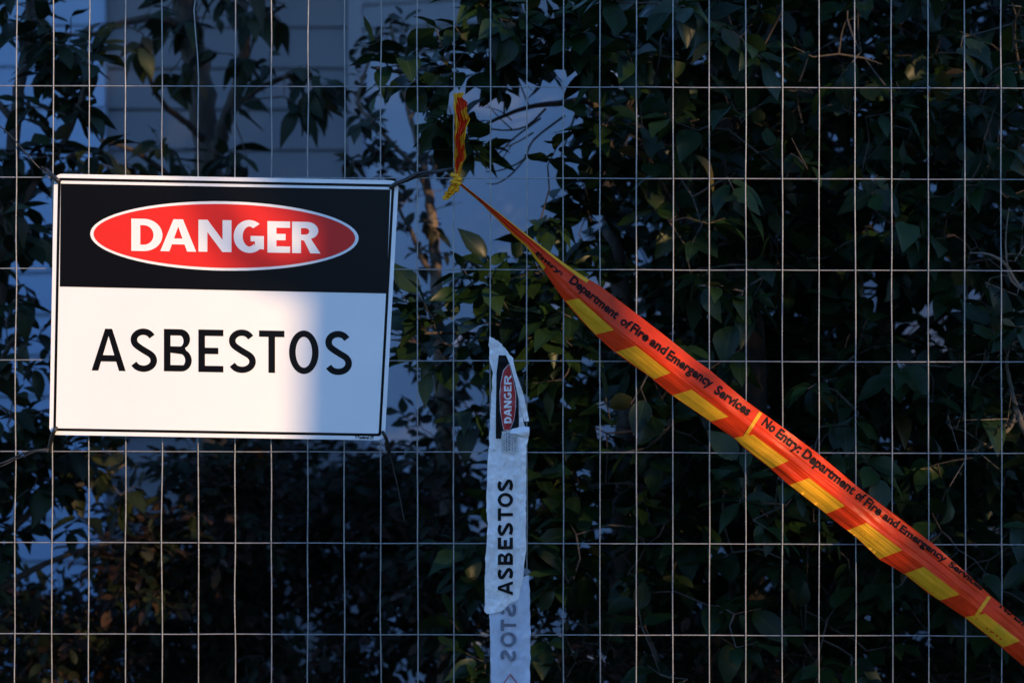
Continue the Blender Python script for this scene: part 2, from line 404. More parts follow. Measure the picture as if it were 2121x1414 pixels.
def plant(name, base, label, cat, stems, lobes, m, bark, leaf_len, aspect=.48, per=6, twig=.13, seed=1, droop=.35, curl=.22,
          fine=True, acum=True, trunk_name='trunk', extra=(), group=None, singles=300, out=.6, up=.15, spread=1.0, sprig_r=.0016, nodes_extra=()):
    rng = random.Random(seed)
    root = empty(name, base, label, cat, group)
    protos = [leaf_mesh('leaf', m, aspect * rng.uniform(.78, 1.22), curl * rng.uniform(-.4, 2.2), rng.uniform(.05, .38), seed * 10 + k, fine, acum) for k in range(10)]
    nodes = []
    for pts, rads in stems:
        sp = smooth_path(pts, 6); n = len(sp)
        rr = np.interp(np.linspace(0, 1, n), np.linspace(0, 1, len(rads)), rads)
        for i, p in enumerate(sp):
            if 0 < i < n - 1: sp[i] = p + Vector((rng.uniform(-1, 1), rng.uniform(-1, 1), 0)) * min(rr[i] * .25, .006)
        bmx = bmesh.new(); add_tube(bmx, sp, list(rr), 8 if rr.max() > .006 else 5)
        bm_obj(trunk_name if rr.max() > .012 else 'branch', bmx, bark, root, True)
        nodes += [tuple(p) for p in sp[2:]]
    for pts, rad in extra:
        sp = smooth_path(pts, 3); bmx = bmesh.new()
        add_tube(bmx, sp, list(np.linspace(rad, rad * .45, len(sp))), 5); bm_obj('twig', bmx, bark, root, True)
    # sprays
    sprays = []
    for (c, r, n) in lobes:
        for _ in range(n):
            while True:
                q = Vector((rng.uniform(-1, 1), rng.uniform(-1, 1), rng.uniform(-1, 1)))
                if q.length <= 1: break
            p = Vector((c[0] + q.x * r[0], c[1] + q.y * r[1], c[2] + q.z * r[2]))
            d = Vector((q.x, q.y, q.z)) * out + Vector((rng.gauss(0, .5), rng.gauss(0, .5) - .15, rng.gauss(0, .45) + up))
            sprays.append((p, d.normalized()))
    nd = np.array(nodes)
    sprays.sort(key=lambda s: float(((nd - np.array(s[0])) ** 2).sum(1).min()))
    bmt = bmesh.new(); mats, idx = [], []
    for p, d in sprays:
        a = nd[int(((nd - np.array(p)) ** 2).sum(1).argmin())]; a = Vector(a)
        dist = (p - a).length
        mid = (a + p) / 2 + Vector((rng.uniform(-1, 1), rng.uniform(-1, 1), rng.uniform(-.2, 1))) * dist * .12
        tip = p + d * twig * rng.uniform(.7, 1.2)
        rb = sprig_r * (1 + min(2.5, dist * 5))
        add_tube(bmt, [a, mid, p, tip], [rb, rb * .85, sprig_r, sprig_r * .6], 4, False)
        nd = np.vstack([nd, np.array([tuple(mid), tuple(p)])])
        L = (tip - p).length
        side = d.cross(Vector((0, 0, 1)));
        side = side.normalized() if side.length > .05 else Vector((1, 0, 0))
        upv = side.cross(d).normalized()
        ph = rng.uniform(0, 6.28)
        for j in range(per):
            t = 1.0 if j == per - 1 else (j + .6) / per
            ph += 2.4
            rad = side * math.cos(ph) + upv * math.sin(ph) * .55
            ax = (d * (.55 if j < per - 1 else 1.3) + rad * spread + Vector((0, 0, -droop * rng.uniform(.3, 1.5)))).normalized()
            nrm = (upv * .8 + Vector((0, 0, .7)) + Vector((rng.gauss(0, .45), rng.gauss(0, .45) - .25, rng.gauss(0, .3))))
            xx = ax.cross(nrm);
            xx = xx.normalized() if xx.length > .05 else side
            zz = xx.cross(ax).normalized()
            l = leaf_len * rng.uniform(.55, 1.2)
            o = p + d * L * t + ax * l * .07
            mats.append([[xx.x * l, ax.x * l, zz.x * l, o.x], [xx.y * l, ax.y * l, zz.y * l, o.y], [xx.z * l, ax.z * l, zz.z * l, o.z], [0, 0, 0, 1]])
            idx.append(rng.randrange(10))
    bm_obj('twigs', bmt, bark, root, True)['kind'] = 'stuff'
    mats = np.array(mats); idx = np.array(idx)
    ctr = mats[:, :3, 3] + mats[:, :3, 1] * .5; keep = np.ones(len(mats), bool)
    for gp, gr in OPEN:
        rel = ctr - np.array(gp); tt = rel @ SDN; dist = np.linalg.norm(rel - tt[:, None] * SDN, axis=1)
        keep &= ~((tt > .06) & (dist < gr + leaf_len * .36))
    mats = mats[keep]; idx = idx[keep]
    # nearest leaves in the picture stay single leaves
    key = []
    for i, mm in enumerate(mats):
        c = Vector(mm[:3, 3] + mm[:3, 1] * .5); v = in_view(c)
        ok = v is not None and -30 < v[0] < 2150 and -30 < v[1] < 1440 and not (125 < v[0] < 795 and 380 < v[1] < 895)
        key.append(c.y if ok else 99 + i * 1e-6)
    order = np.argsort(key); near = [i for i in order[:singles] if key[i] < 90]
    if len(mats) - len(near) < 40: near = [i for i in range(len(mats))]
    rest = np.ones(len(mats), bool); rest[near] = False
    for i in near:
        o = bpy.data.objects.new('leaf', protos[idx[i]][0]); COL.objects.link(o); o.parent = root
        o.matrix_local = Matrix.Translation(-root.location) @ Matrix(mats[i].tolist())
    if rest.any(): join_leaves('foliage', protos, mats[rest], idx[rest], m, root)
    return root

def lobe(px, py, y, rx, ry, dy, n):
    k = S * (D + y) / D
    return (tuple(W(px, py, y)), (rx * k, dy, ry * k), n)
def path(y, *pts, yend=None):
    n = len(pts); return [W(p[0], p[1], y if yend is None else y + (yend - y) * i / max(1, n - 1)) for i, p in enumerate(pts)]
def ground_at(px, y): p = W(px, 0, y); return Vector((p.x, p.y, 0.0))

# small openings in the leaves along the sun's path: the stem, the leaves at the left edge and the dry twig stay lit
OPEN = [(W(889, 440, 1.55), .05), (W(893, 500, 1.55), .04), (W(868, 530, 1.48), .03), (W(20, 850, .95), .10), (W(30, 910, .95), .07), (W(2068, 905, .4), .03),
        (W(1420, 250, .7), .012), (W(1620, 205, .8), .014), (W(1690, 200, .8), .016), (W(1480, 260, .8), .012), (W(1800, 490, .8), .014), (W(1560, 120, .8), .012), (W(1930, 180, .8), .012), (W(1300, 460, .7), .012), (W(2040, 90, .7), .02), (W(1240, 960, .6), .014), (W(1900, 700, .7), .014)]
SDN = np.array(SD)
# tree with the trunk above the sign
yA = 1.9
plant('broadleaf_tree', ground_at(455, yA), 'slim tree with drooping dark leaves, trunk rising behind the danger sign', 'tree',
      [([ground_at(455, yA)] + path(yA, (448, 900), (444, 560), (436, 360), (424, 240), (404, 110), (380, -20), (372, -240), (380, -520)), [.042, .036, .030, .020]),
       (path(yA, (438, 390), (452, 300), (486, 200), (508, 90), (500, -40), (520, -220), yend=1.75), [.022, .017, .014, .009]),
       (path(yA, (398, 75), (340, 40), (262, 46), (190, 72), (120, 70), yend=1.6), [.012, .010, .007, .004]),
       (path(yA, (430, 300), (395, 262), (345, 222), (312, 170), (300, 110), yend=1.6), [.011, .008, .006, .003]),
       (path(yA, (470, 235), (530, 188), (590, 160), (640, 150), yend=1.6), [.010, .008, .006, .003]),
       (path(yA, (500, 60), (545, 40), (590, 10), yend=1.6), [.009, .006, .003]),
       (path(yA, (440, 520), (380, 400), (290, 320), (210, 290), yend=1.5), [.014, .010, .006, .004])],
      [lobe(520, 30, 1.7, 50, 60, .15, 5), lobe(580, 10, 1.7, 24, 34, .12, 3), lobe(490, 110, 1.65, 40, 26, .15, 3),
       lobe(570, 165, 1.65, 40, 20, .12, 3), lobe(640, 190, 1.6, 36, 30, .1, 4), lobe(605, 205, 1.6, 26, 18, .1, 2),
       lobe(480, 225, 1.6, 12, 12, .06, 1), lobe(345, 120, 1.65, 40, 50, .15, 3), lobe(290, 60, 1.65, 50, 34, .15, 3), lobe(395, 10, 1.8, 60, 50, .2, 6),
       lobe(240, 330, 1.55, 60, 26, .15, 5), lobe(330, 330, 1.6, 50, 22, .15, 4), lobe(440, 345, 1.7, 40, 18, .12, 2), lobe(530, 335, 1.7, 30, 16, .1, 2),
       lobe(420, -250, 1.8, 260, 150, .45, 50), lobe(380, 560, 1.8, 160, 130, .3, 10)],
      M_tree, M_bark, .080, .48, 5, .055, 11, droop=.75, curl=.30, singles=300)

# dense leaves down the left margin
yB = 1.15
plant('leafy_shrub', ground_at(-60, yB), 'tall dark leafy shrub at the left edge beside the danger sign', 'shrub',
      [([ground_at(-60, yB)] + path(yB, (-50, 1200), (-30, 800), (10, 500), (30, 250), (60, 60), (60, -200)), [.026, .02, .014, .007]),
       (path(yB, (5, 520), (60, 400), (130, 300), (170, 200), (180, 120), yend=1.0), [.011, .008, .005, .003]),
       (path(yB, (30, 250), (-60, 150), (-120, 20)), [.009, .006, .004]),
       (path(yB, (-40, 1150), (40, 1080), (120, 1010), (190, 1000), (260, 960), yend=1.3), [.010, .008, .005, .003]),
       (path(yB, (-45, 1250), (30, 1200), (110, 1160), (200, 1130), (250, 1120), yend=1.3), [.009, .006, .003]),
       (path(yB, (-20, 780), (30, 700), (70, 620), yend=1.0), [.008, .005, .003])],
      [lobe(135, 120, 1.1, 52, 60, .15, 14), lobe(40, 20, 1.15, 90, 34, .2, 9), lobe(10, 190, 1.15, 30, 40, .15, 2), lobe(140, 225, 1.1, 46, 34, .15, 6),
       lobe(120, 335, 1.1, 70, 22, .2, 8), lobe(0, 330, 1.1, 40, 20, .2, 2), lobe(20, 450, 1.1, 100, 60, .25, 20), lobe(20, 600, 1.1, 80, 60, .25, 10), lobe(20, 720, 1.1, 70, 50, .25, 9), lobe(10, 850, .95, 70, 50, .2, 13),
       lobe(30, 1000, 1.2, 100, 60, .3, 36), lobe(180, 935, 1.3, 70, 24, .2, 9), lobe(240, 1010, 1.35, 20, 40, .15, 3), lobe(-20, 1110, 1.2, 70, 40, .25, 9), lobe(130, 1090, 1.3, 60, 12, .15, 2),
       lobe(120, -180, 1.2, 180, 100, .35, 34), lobe(-220, 400, 1.2, 140, 500, .35, 80), lobe(-170, 1150, 1.2, 140, 250, .35, 34)],
      M_tree, M_bark, .070, .46, 6, .05, 23, droop=.45, curl=.25)

# open small-leaved shrub between the sign and the taped knot
yC = 1.55
plant('open_shrub', ground_at(905, yC), 'open small-leaved shrub with a sunlit brown stem right of the danger sign', 'shrub',
      [([ground_at(912, yC)] + path(yC, (925, 1100), (915, 800), (905, 640), (902, 530), (893, 450), (884, 380), (872, 320), (850, 240), (826, 140), (806, 30)), [.020, .017, .013, .0105, .006, .003]),
       (path(yC, (884, 390), (862, 350), (815, 300), (770, 250), (742, 200), (790, 60), yend=1.4), [.007, .005, .003]),
       (path(yC, (903, 580), (872, 530), (852, 480), (832, 445), (815, 400), yend=1.4), [.0065, .005, .003]),
       (path(yC, (850, 245), (884, 180), (905, 110), (880, 40), yend=1.5), [.005, .004, .002]),
       (path(yC, (880, 370), (915, 330), (940, 280), (930, 220)), [.005, .004, .002]),
       (path(yC, (910, 720), (860, 640), (842, 560)), [.006, .004, .002]),
       (path(yC, (915, 800), (960, 700), (1010, 620)), [.007, .005, .003])],
      [lobe(800, 70, 1.5, 50, 40, .12, 4), lobe(870, 80, 1.5, 50, 30, .12, 5), lobe(850, 150, 1.5, 60, 30, .12, 6), lobe(760, 190, 1.5, 36, 40, .12, 3),
       lobe(765, 255, 1.45, 40, 40, .12, 6), lobe(740, 335, 1.45, 36, 30, .12, 4), lobe(815, 345, 1.5, 70, 22, .12, 8), lobe(850, 300, 1.5, 50, 34, .12, 4),
       lobe(905, 410, 1.5, 40, 30, .12, 3), lobe(850, 430, 1.5, 34, 40, .12, 4), lobe(870, 500, 1.5, 44, 40, .12, 4), lobe(935, 545, 1.5, 44, 20, .1, 2),
       lobe(860, 590, 1.5, 44, 40, .12, 4), lobe(850, 700, 1.5, 44, 60, .15, 4), lobe(880, 800, 1.5, 70, 70, .2, 11), lobe(960, 830, 1.5, 70, 70, .2, 10), lobe(900, 920, 1.5, 110, 60, .2, 11)],
      M_small, M_barkw, .042, .52, 6, .045, 37, droop=.35, curl=.2, spread=1.1, sprig_r=.0012)

# camellia filling the right half
yD = 1.0
cam_lobes = [lobe(870, 142, .6, 120, 22, .06, 7), lobe(985, 130, .6, 60, 40, .1, 8), lobe(905, 260, .55, 34, 60, .08, 8), lobe(960, 330, .6, 26, 20, .06, 2),
             lobe(1065, 60, .7, 60, 70, .2, 26), lobe(1190, 90, .6, 70, 60, .2, 26), lobe(1235, 300, .6, 30, 50, .15, 8), lobe(1135, 335, .55, 14, 12, .04, 1),
             lobe(1000, 600, .55, 50, 12, .06, 4), lobe(1120, 455, .6, 24, 10, .06, 2), lobe(1120, 560, .6, 40, 14, .08, 4), lobe(890, 680, .5, 40, 16, .06, 4), lobe(1060, 680, .6, 50, 34, .12, 9),
             lobe(940, 740, .7, 60, 40, .12, 6), lobe(1140, 640, .7, 70, 90, .2, 26), lobe(1205, 470, .8, 40, 60, .2, 12)]
rngc = random.Random(77)
for yy, nn in ((.55, 11), (.95, 21), (1.4, 28), (1.9, 34)):
    for i in range(5):
        for j in range(8):
            cx = 1310 + i * 205 + (j % 2) * 70 + rngc.uniform(-60, 60); cy = -160 + j * 215 + rngc.uniform(-60, 60)
            if (cx < 1340 and yy > .8): cx += 60
            q = rngc.uniform(.55, 1.15)
            if 120 < cy < 640: cx = max(cx, 1250 + 120 * q)
            cam_lobes.append(lobe(cx, cy, yy + rngc.uniform(-.1, .1), 150 * q, 130 * q, .26, int(nn * q * rngc.uniform(.6, 1.3))))
cam_lobes += [lobe(1150, 1000, .75, 60, 90, .15, 20), lobe(1180, 850, .8, 60, 70, .15, 14), lobe(1080, 900, .9, 120, 110, .25, 30), lobe(1080, 1120, .9, 120, 130, .25, 34), lobe(1120, 1330, .8, 150, 120, .25, 34),
              lobe(2350, 600, 1.0, 220, 800, .5, 120), lobe(1600, -420, 1.0, 600, 160, .5, 110)]
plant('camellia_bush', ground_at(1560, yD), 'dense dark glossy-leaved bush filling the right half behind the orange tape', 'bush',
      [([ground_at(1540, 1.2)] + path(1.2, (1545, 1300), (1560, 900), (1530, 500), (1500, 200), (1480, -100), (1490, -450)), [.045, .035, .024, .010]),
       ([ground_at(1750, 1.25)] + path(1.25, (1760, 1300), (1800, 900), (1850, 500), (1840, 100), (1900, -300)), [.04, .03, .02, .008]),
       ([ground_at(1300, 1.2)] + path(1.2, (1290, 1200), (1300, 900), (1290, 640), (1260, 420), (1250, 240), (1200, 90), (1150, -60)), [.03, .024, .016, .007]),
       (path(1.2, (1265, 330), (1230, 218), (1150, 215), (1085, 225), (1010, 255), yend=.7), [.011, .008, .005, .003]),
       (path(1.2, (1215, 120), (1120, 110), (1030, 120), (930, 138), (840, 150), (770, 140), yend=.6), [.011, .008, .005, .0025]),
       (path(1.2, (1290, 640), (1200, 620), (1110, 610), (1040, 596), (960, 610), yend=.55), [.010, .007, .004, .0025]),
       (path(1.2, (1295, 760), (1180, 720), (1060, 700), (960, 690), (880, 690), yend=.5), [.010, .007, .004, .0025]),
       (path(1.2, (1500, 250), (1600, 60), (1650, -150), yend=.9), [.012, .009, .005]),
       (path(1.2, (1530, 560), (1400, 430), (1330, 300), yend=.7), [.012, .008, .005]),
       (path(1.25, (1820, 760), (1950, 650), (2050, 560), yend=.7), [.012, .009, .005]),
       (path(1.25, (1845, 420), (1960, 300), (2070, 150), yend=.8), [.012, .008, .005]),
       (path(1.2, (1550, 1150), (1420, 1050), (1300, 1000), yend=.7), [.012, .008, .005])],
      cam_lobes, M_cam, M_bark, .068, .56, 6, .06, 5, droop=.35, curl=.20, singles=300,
      extra=[(path(.8, (1130, 225), (1090, 262), (1040, 270), (985, 262), (960, 275)), .0026), (path(.8, (1120, 245), (1060, 290), (1030, 320), (980, 325)), .0022),
             (path(.8, (1170, 240), (1105, 290), (1085, 330), (1040, 352), (1005, 356)), .0026), (path(.75, (1105, 275), (1060, 300), (1000, 318), (965, 320)), .0018),
             (path(.8, (1060, 250), (1035, 230), (1005, 222)), .0016), (path(.8, (1060, 268), (1030, 240), (1000, 205)), .0016), (path(.75, (1095, 320), (1060, 360), (1030, 380), (1008, 380)), .0022),
             (path(.8, (1200, 215), (1180, 270), (1160, 330)), .0028), (path(.8, (1060, 300), (1040, 330), (1034, 345)), .0014), (path(.8, (1030, 285), (1000, 300), (975, 300)), .0016)])

# low shrub under the sign
plant('low_shrub', ground_at(600, 2.1), 'low small-leaved shrub with reddish leaves below the danger sign', 'shrub',
      [([ground_at(600, 2.1)] + path(2.1, (600, 1500), (560, 1250), (520, 1080)), [.02, .014, .006]), ([ground_at(640, 2.1)] + path(2.1, (700, 1450), (780, 1200), (820, 1020)), [.018, .012, .005]),
       ([ground_at(560, 2.1)] + path(2.1, (430, 1500), (380, 1300), (330, 1180)), [.016, .012, .005])],
      [lobe(560, 1120, 2.1, 170, 110, .35, 150), lobe(780, 1120, 2.1, 180, 120, .35, 160), lobe(400, 1260, 2.0, 190, 130, .35, 150), lobe(650, 1330, 1.9, 260, 150, .4, 240),
       lobe(930, 1280, 1.9, 160, 170, .35, 120), lobe(240, 1400, 1.9, 190, 120, .35, 110), lobe(60, 1380, 1.8, 200, 130, .35, 110), lobe(600, 1560, 1.9, 600, 160, .4, 170), lobe(640, 980, 2.2, 230, 50, .2, 110), lobe(270, 1120, 1.6, 60, 80, .15, 46), lobe(60, 1290, 1.65, 150, 50, .2, 60), lobe(915, 1180, 1.35, 80, 200, .12, 120), lobe(470, 1060, 1.6, 130, 110, .15, 110), lobe(330, 1180, 1.6, 110, 90, .2, 90), lobe(420, 960, 1.65, 90, 30, .12, 26), lobe(880, 1060, 1.9, 120, 120, .3, 110), lobe(120, 1350, 1.7, 200, 80, .25, 90), lobe(760, 1040, 1.9, 120, 60, .2, 50)],
      M_low, M_bark, .043, .5, 6, .08, 51, droop=.25, curl=.2, fine=False, acum=False, sprig_r=.0013)
plant('ground_shrub', ground_at(1500, .75), 'fine-leaved low shrub at the foot of the glossy bush', 'shrub',
      [([ground_at(1400, .8)] + path(.8, (1400, 1700), (1380, 1450), (1350, 1330)), [.012, .008, .004]), ([ground_at(1600, .8)] + path(.8, (1600, 1700), (1650, 1450), (1680, 1330)), [.012, .008, .004])],
      [lobe(1200, 1390, .8, 150, 80, .25, 80), lobe(1450, 1400, .8, 160, 70, .25, 80), lobe(1700, 1400, .8, 170, 90, .25, 80), lobe(1980, 1420, .8, 160, 80, .25, 60), lobe(1500, 1560, .8, 500, 120, .3, 90)],
      M_low, M_bark, .030, .5, 6, .06, 61, droop=.2, curl=.2, fine=False, acum=False, sprig_r=.001)
plant('twiggy_shrub', ground_at(2150, .4), 'sparse dry twiggy shrub at the right edge of the bush', 'shrub',
      [([ground_at(2160, .4)] + path(.4, (2170, 1250), (2150, 980), (2112, 868), (2100, 830), (2092, 790), (2086, 745), (2100, 640)), [.009, .0065, .004, .002]),
       (path(.4, (2106, 850), (2092, 885), (2068, 905), (2052, 925), (2046, 922)), [.0034, .0045, .0036, .002]), (path(.4, (2160, 1000), (2135, 860), (2110, 870), (2085, 880), (2072, 880)), [.004, .003, .0015]),
       (path(.4, (2150, 620), (2110, 590), (2080, 545), (2045, 526), (2008, 524)), [.004, .003, .0012]), (path(.4, (2140, 640), (2100, 650), (2055, 667), (2020, 660)), [.003, .002, .0012]),
       (path(.4, (2150, 690), (2110, 705), (2080, 722), (2066, 740)), [.0036, .003, .0014]), (path(.4, (2120, 600), (2092, 575), (2083, 500), (2090, 430)), [.003, .002, .001])],
      [lobe(2090, 560, .4, 40, 60, .1, 5), lobe(2085, 720, .4, 40, 40, .1, 7), lobe(1985, 900, .4, 50, 60, .1, 8), lobe(2060, 890, .4, 40, 40, .1, 5), lobe(2200, 800, .4, 60, 260, .1, 30)],
      M_small, M_dry, .018, .35, 6, .07, 71, droop=.2, curl=.1, fine=False, acum=True, sprig_r=.0012)

# ------------------------------------------------------------------ temporary mesh fence
XL, XR = W(33 - 75.6 * 8, 0).x, W(33 + 75.6 * 38, 0).x
ZT, ZB = 2.10, 0.14
fence = empty('mesh_fence_panel', ((XL + XR) / 2, 0, 0), 'galvanised wire mesh panel of temporary fencing in front of the shrubs', 'fence')
WR = 0.00104
rngw = random.Random(4)
for k in range(-8, 39):
    x = 33 + 75.6 * k
    rows = [178 + 188.9 * j for j in range(-2, 8)]
    pts = []
    lean = -2.5 * max(0, 1 - abs(k) / 3) + (1.5 if k > 22 else 0)
    amp = 2.4 if 0 <= k <= 12 else 1.4
    zpx_top = 707 + (ZC - ZT) / S; zpx_bot = 707 + (ZC - ZB) / S
    ys = [zpx_top]
    while ys[-1] < zpx_bot - 40: ys.append(ys[-1] + 47.2)
    ys.append(zpx_bot)
    off = 0
    for y in ys:
        dx = lean * (y - 707) / 707 + amp * noise.noise(Vector((k * 3.7, y / 150.0, 1.3)))
        if k == 5 and y < 200:
            dx += np.interp(y, [-60, 0, 24, 70, 145, 200], [0, -5, -10, -7, 0, 0])
        pts.append((x + dx, y, 0.0009 * noise.noise(Vector((k * 2.1, y / 200.0, 7)))))
    bm = bmesh.new(); add_tube(bm, [W(a, b, -WR * .96 + c) for a, b, c in pts], WR, 7)
    bm_obj('vertical_wire', bm, M_wire, fence, True)
hy = [178 + 188.9 * j for j in range(-1, 8)]
for j, y in enumerate(hy):
    if not (ZB + .03 < ZC - (y - 707) * S < ZT - .03): continue
    pts = []; x = 1060.5 + XL / S
    while x < 1060.5 + XR / S:
        pts.append(W(x, y + 0.0024 * x + 1.0 * noise.noise(Vector((x / 140.0, j * 5.1, 3))), WR * .96)); x += 37.8
    pts.append(W(1060.5 + XR / S, y + .0024 * 2121, WR * .96))
    bm = bmesh.new(); add_tube(bm, pts, WR * .94, 7); bm_obj('horizontal_wire', bm, M_wire, fence, True)
def tube_part(name, pts, r, par, m, n=14):
    bm = bmesh.new(); add_tube(bm, pts, r, n); return bm_obj(name, bm, m, par, True)
tube_part('top_rail', [(XL, 0, ZT + .012), (XR, 0, ZT + .012)], .016, fence, M_tube)
tube_part('bottom_rail', [(XL, 0, ZB - .012), (XR, 0, ZB - .012)], .016, fence, M_tube)
tube_part('post', [(XL - .014, 0, .02), (XL - .014, 0, ZT + .03)], .019, fence, M_tube)
tube_part('post', [(XR + .014, 0, .02), (XR + .014, 0, ZT + .03)], .019, fence, M_tube)
for x, lab in ((XL - .014, 'grey concrete foot block under the left post of the mesh fence'), (XR + .014, 'grey concrete foot block under the right post of the mesh fence')):
    bm = bmesh.new(); add_box(bm, x - .12, x + .12, -.3, .3, .006, .13); bmesh.ops.bevel(bm, geom=bm.edges[:], offset=.02, segments=2, affect='EDGES')
    tag(bm_obj('foot_block', bm, M_conc), lab, 'fence foot', 'foot blocks of the fence')

# ------------------------------------------------------------------ danger sign
SC = [(112, 360), (826, 374), (797, 911.5), (102, 900)]      # corners as hung: slightly racked and bowed
def sgn(u, v):      # unit square -> photo pixel of the hung board
    a, b, c, d = SC
    return (a[0] * (1 - u) * (1 - v) + b[0] * u * (1 - v) + c[0] * u * v + d[0] * (1 - u) * v,
            a[1] * (1 - u) * (1 - v) + b[1] * u * (1 - v) + c[1] * u * v + d[1] * (1 - u) * v)
def sign_depth(px, py):
    fx = (px - 108) / 705.0; fy = (py - 364) / 540.0
    return -0.010 - 0.010 * math.sin(math.pi * min(max(fx, 0), 1)) - 0.014 * fy - 0.010 * max(0, fx - .72) ** 2 * 8 * fy
def on_sign(off):
    return lambda px, py: W(px, py, sign_depth(px, py) - off)
sp0 = W(464, 900, 0)
sign = empty('danger_sign', (sp0.x, -.02, sp0.z), 'white rectangular DANGER ASBESTOS sign with black header and red oval tied to the mesh fence', 'sign')
SW, SH = 704.0, 537.0
def rrect(i, r, n=6):
    """rounded rectangle inset by i pixels -> photo pixels"""
    o = []
    for cx, cy, a0 in ((SW - i - r, i + r, -90), (SW - i - r, SH - i - r, 0), (i + r, SH - i - r, 90), (i + r, i + r, 180)):
        for x, y in arc(cx, cy, r, r, a0, a0 + 90, n): o.append(sgn(x / SW, y / SH))
    return o
bm = flat_bm([[rrect(0, 16)]], 24)
bmesh.ops.remove_doubles(bm, verts=bm.verts[:], dist=.01)
ret = bmesh.ops.extrude_face_region(bm, geom=bm.faces[:])
back = {v for v in ret['geom'] if isinstance(v, bmesh.types.BMVert)}
for v in bm.verts: v.co = W(v.co.x, v.co.y, sign_depth(v.co.x, v.co.y) + (0.0022 if v in back else 0))
bmesh.ops.recalc_face_normals(bm, faces=bm.faces[:])
bm_obj('sign_board', bm, M_white, sign)
def sign_print(name, polys, m, layer, step=16, label=None, under=None):
    o = bm_obj(name, lay(flat_bm(polys, step), on_sign(.0003 * layer)), m, sign)
    if under is not None: o.parent = under; o.matrix_parent_inverse = Matrix.Identity(4)
    if label: o['label'] = label
    return o
sign_print('border_line', [[rrect(8.2, 6), rrect(13.8, 3)]], M_black, 1)
PQ = [(126, 380.5), (808.3, 392.8), (800.8, 607.8), (123.8, 593.5)]
sign_print('header_panel', [[PQ]], M_black, 1)
EC = (464.8, 488.8); ROT = R(1.0)
def ell(a, b, n=72):
    return [(EC[0] + a * math.cos(t) * math.cos(ROT) - b * math.sin(t) * math.sin(ROT), EC[1] + a * math.cos(t) * math.sin(ROT) + b * math.sin(t) * math.cos(ROT)) for t in (2 * math.pi * i / n for i in range(n))]
sign_print('oval_ring', [[ell(278, 71.7)]], M_white, 2)
sign_oval = sign_print('red_oval', [[ell(271, 66)]], M_red, 3)
def place(c, x0, x1, y0, y1, tx, ty, slope=.0185):
    """glyph into a photo-pixel box (y0 top, y1 base at x0), following the tilt of the board"""
    w, h = x1 - x0, y1 - y0
    return [[(x0 + gx * w, y1 - gy * h + gx * w * slope) for gx, gy in lp] for lp in glyph(c, tx / w, ty / h)]
dg = [('D', 272, 336.5, 452.7, 519.5), ('A', 332, 406.4, 453.6, 520), ('N', 411, 479.4, 455, 521), ('G', 484, 546.6, 456.5, 522), ('E', 554, 600.9, 458, 523), ('R', 605, 664, 459, 524)]
sign_print('danger_lettering', [place(c, a, b, t, e, 18.5, 13.2 if c not in 'A' else 12) for c, a, b, t, e in dg], M_white, 4, under=sign_oval)
ab = [('A', 189.8, 260.3, 680, 767), ('S', 268.6, 325.4, 680.5, 768.5), ('B', 339.6, 397.2, 681, 768.5), ('E', 411, 462.7, 682, 770), ('S', 472.3, 530, 682.5, 770.8), ('T', 536.6, 589.2, 684, 771.5), ('O', 598.8, 660.1, 684.5, 773), ('S', 671.8, 729, 685.5, 775)]
sign_print('asbestos_lettering', flatten([(c, place(c, a, b, t, e, 13.6, 13.2)) for c, a, b, t, e in ab]), M_black, 1)

# printed words from the built-in typeface
def word_bm(body, bold=.0):
    cu = bpy.data.curves.new('w', 'FONT'); cu.body = body; cu.size = 1.0; cu.offset = bold; cu.resolution_u = 3; cu.fill_mode = 'FRONT'
    ob = bpy.data.objects.new('w', cu); COL.objects.link(ob)
    bpy.context.view_layer.update()
    dg_ = bpy.context.evaluated_depsgraph_get(); me = bpy.data.meshes.new_from_object(ob.evaluated_get(dg_))
    bm_ = bmesh.new(); bm_.from_mesh(me); bpy.data.objects.remove(ob); bpy.data.curves.remove(cu); bpy.data.meshes.remove(me)
    return bm_
def put_word(body, a, b, cap, bold=.02, step=6, fit=None):
    """word whose base line runs a -> b in photo pixels, capitals cap pixels high"""
    bm_ = word_bm(body, bold)
    lo = min(v.co.x for v in bm_.verts); hi = max(v.co.x for v in bm_.verts)
    ln = math.hypot(b[0] - a[0], b[1] - a[1]); dx, dy = (b[0] - a[0]) / ln, (b[1] - a[1]) / ln
    ys = cap / 0.70
    for v in bm_.verts:
        s = (v.co.x - lo) / (hi - lo) * ln; h = v.co.y * ys
        v.co = Vector((a[0] + dx * s + dy * h, a[1] + dy * s - dx * h, 0))
    cut_bm(bm_, step); return bm_
def merge(bms):
    out = bmesh.new()
    for b in bms:
        me = bpy.data.meshes.new('t'); b.to_mesh(me); out.from_mesh(me); b.free(); bpy.data.meshes.remove(me)
    return out
bm_obj('maker_print', lay(put_word('Ti Transferred LSTi', (735.5, 908), (774, 908.8), 5.6, .05), on_sign(.0003)), M_black, sign)

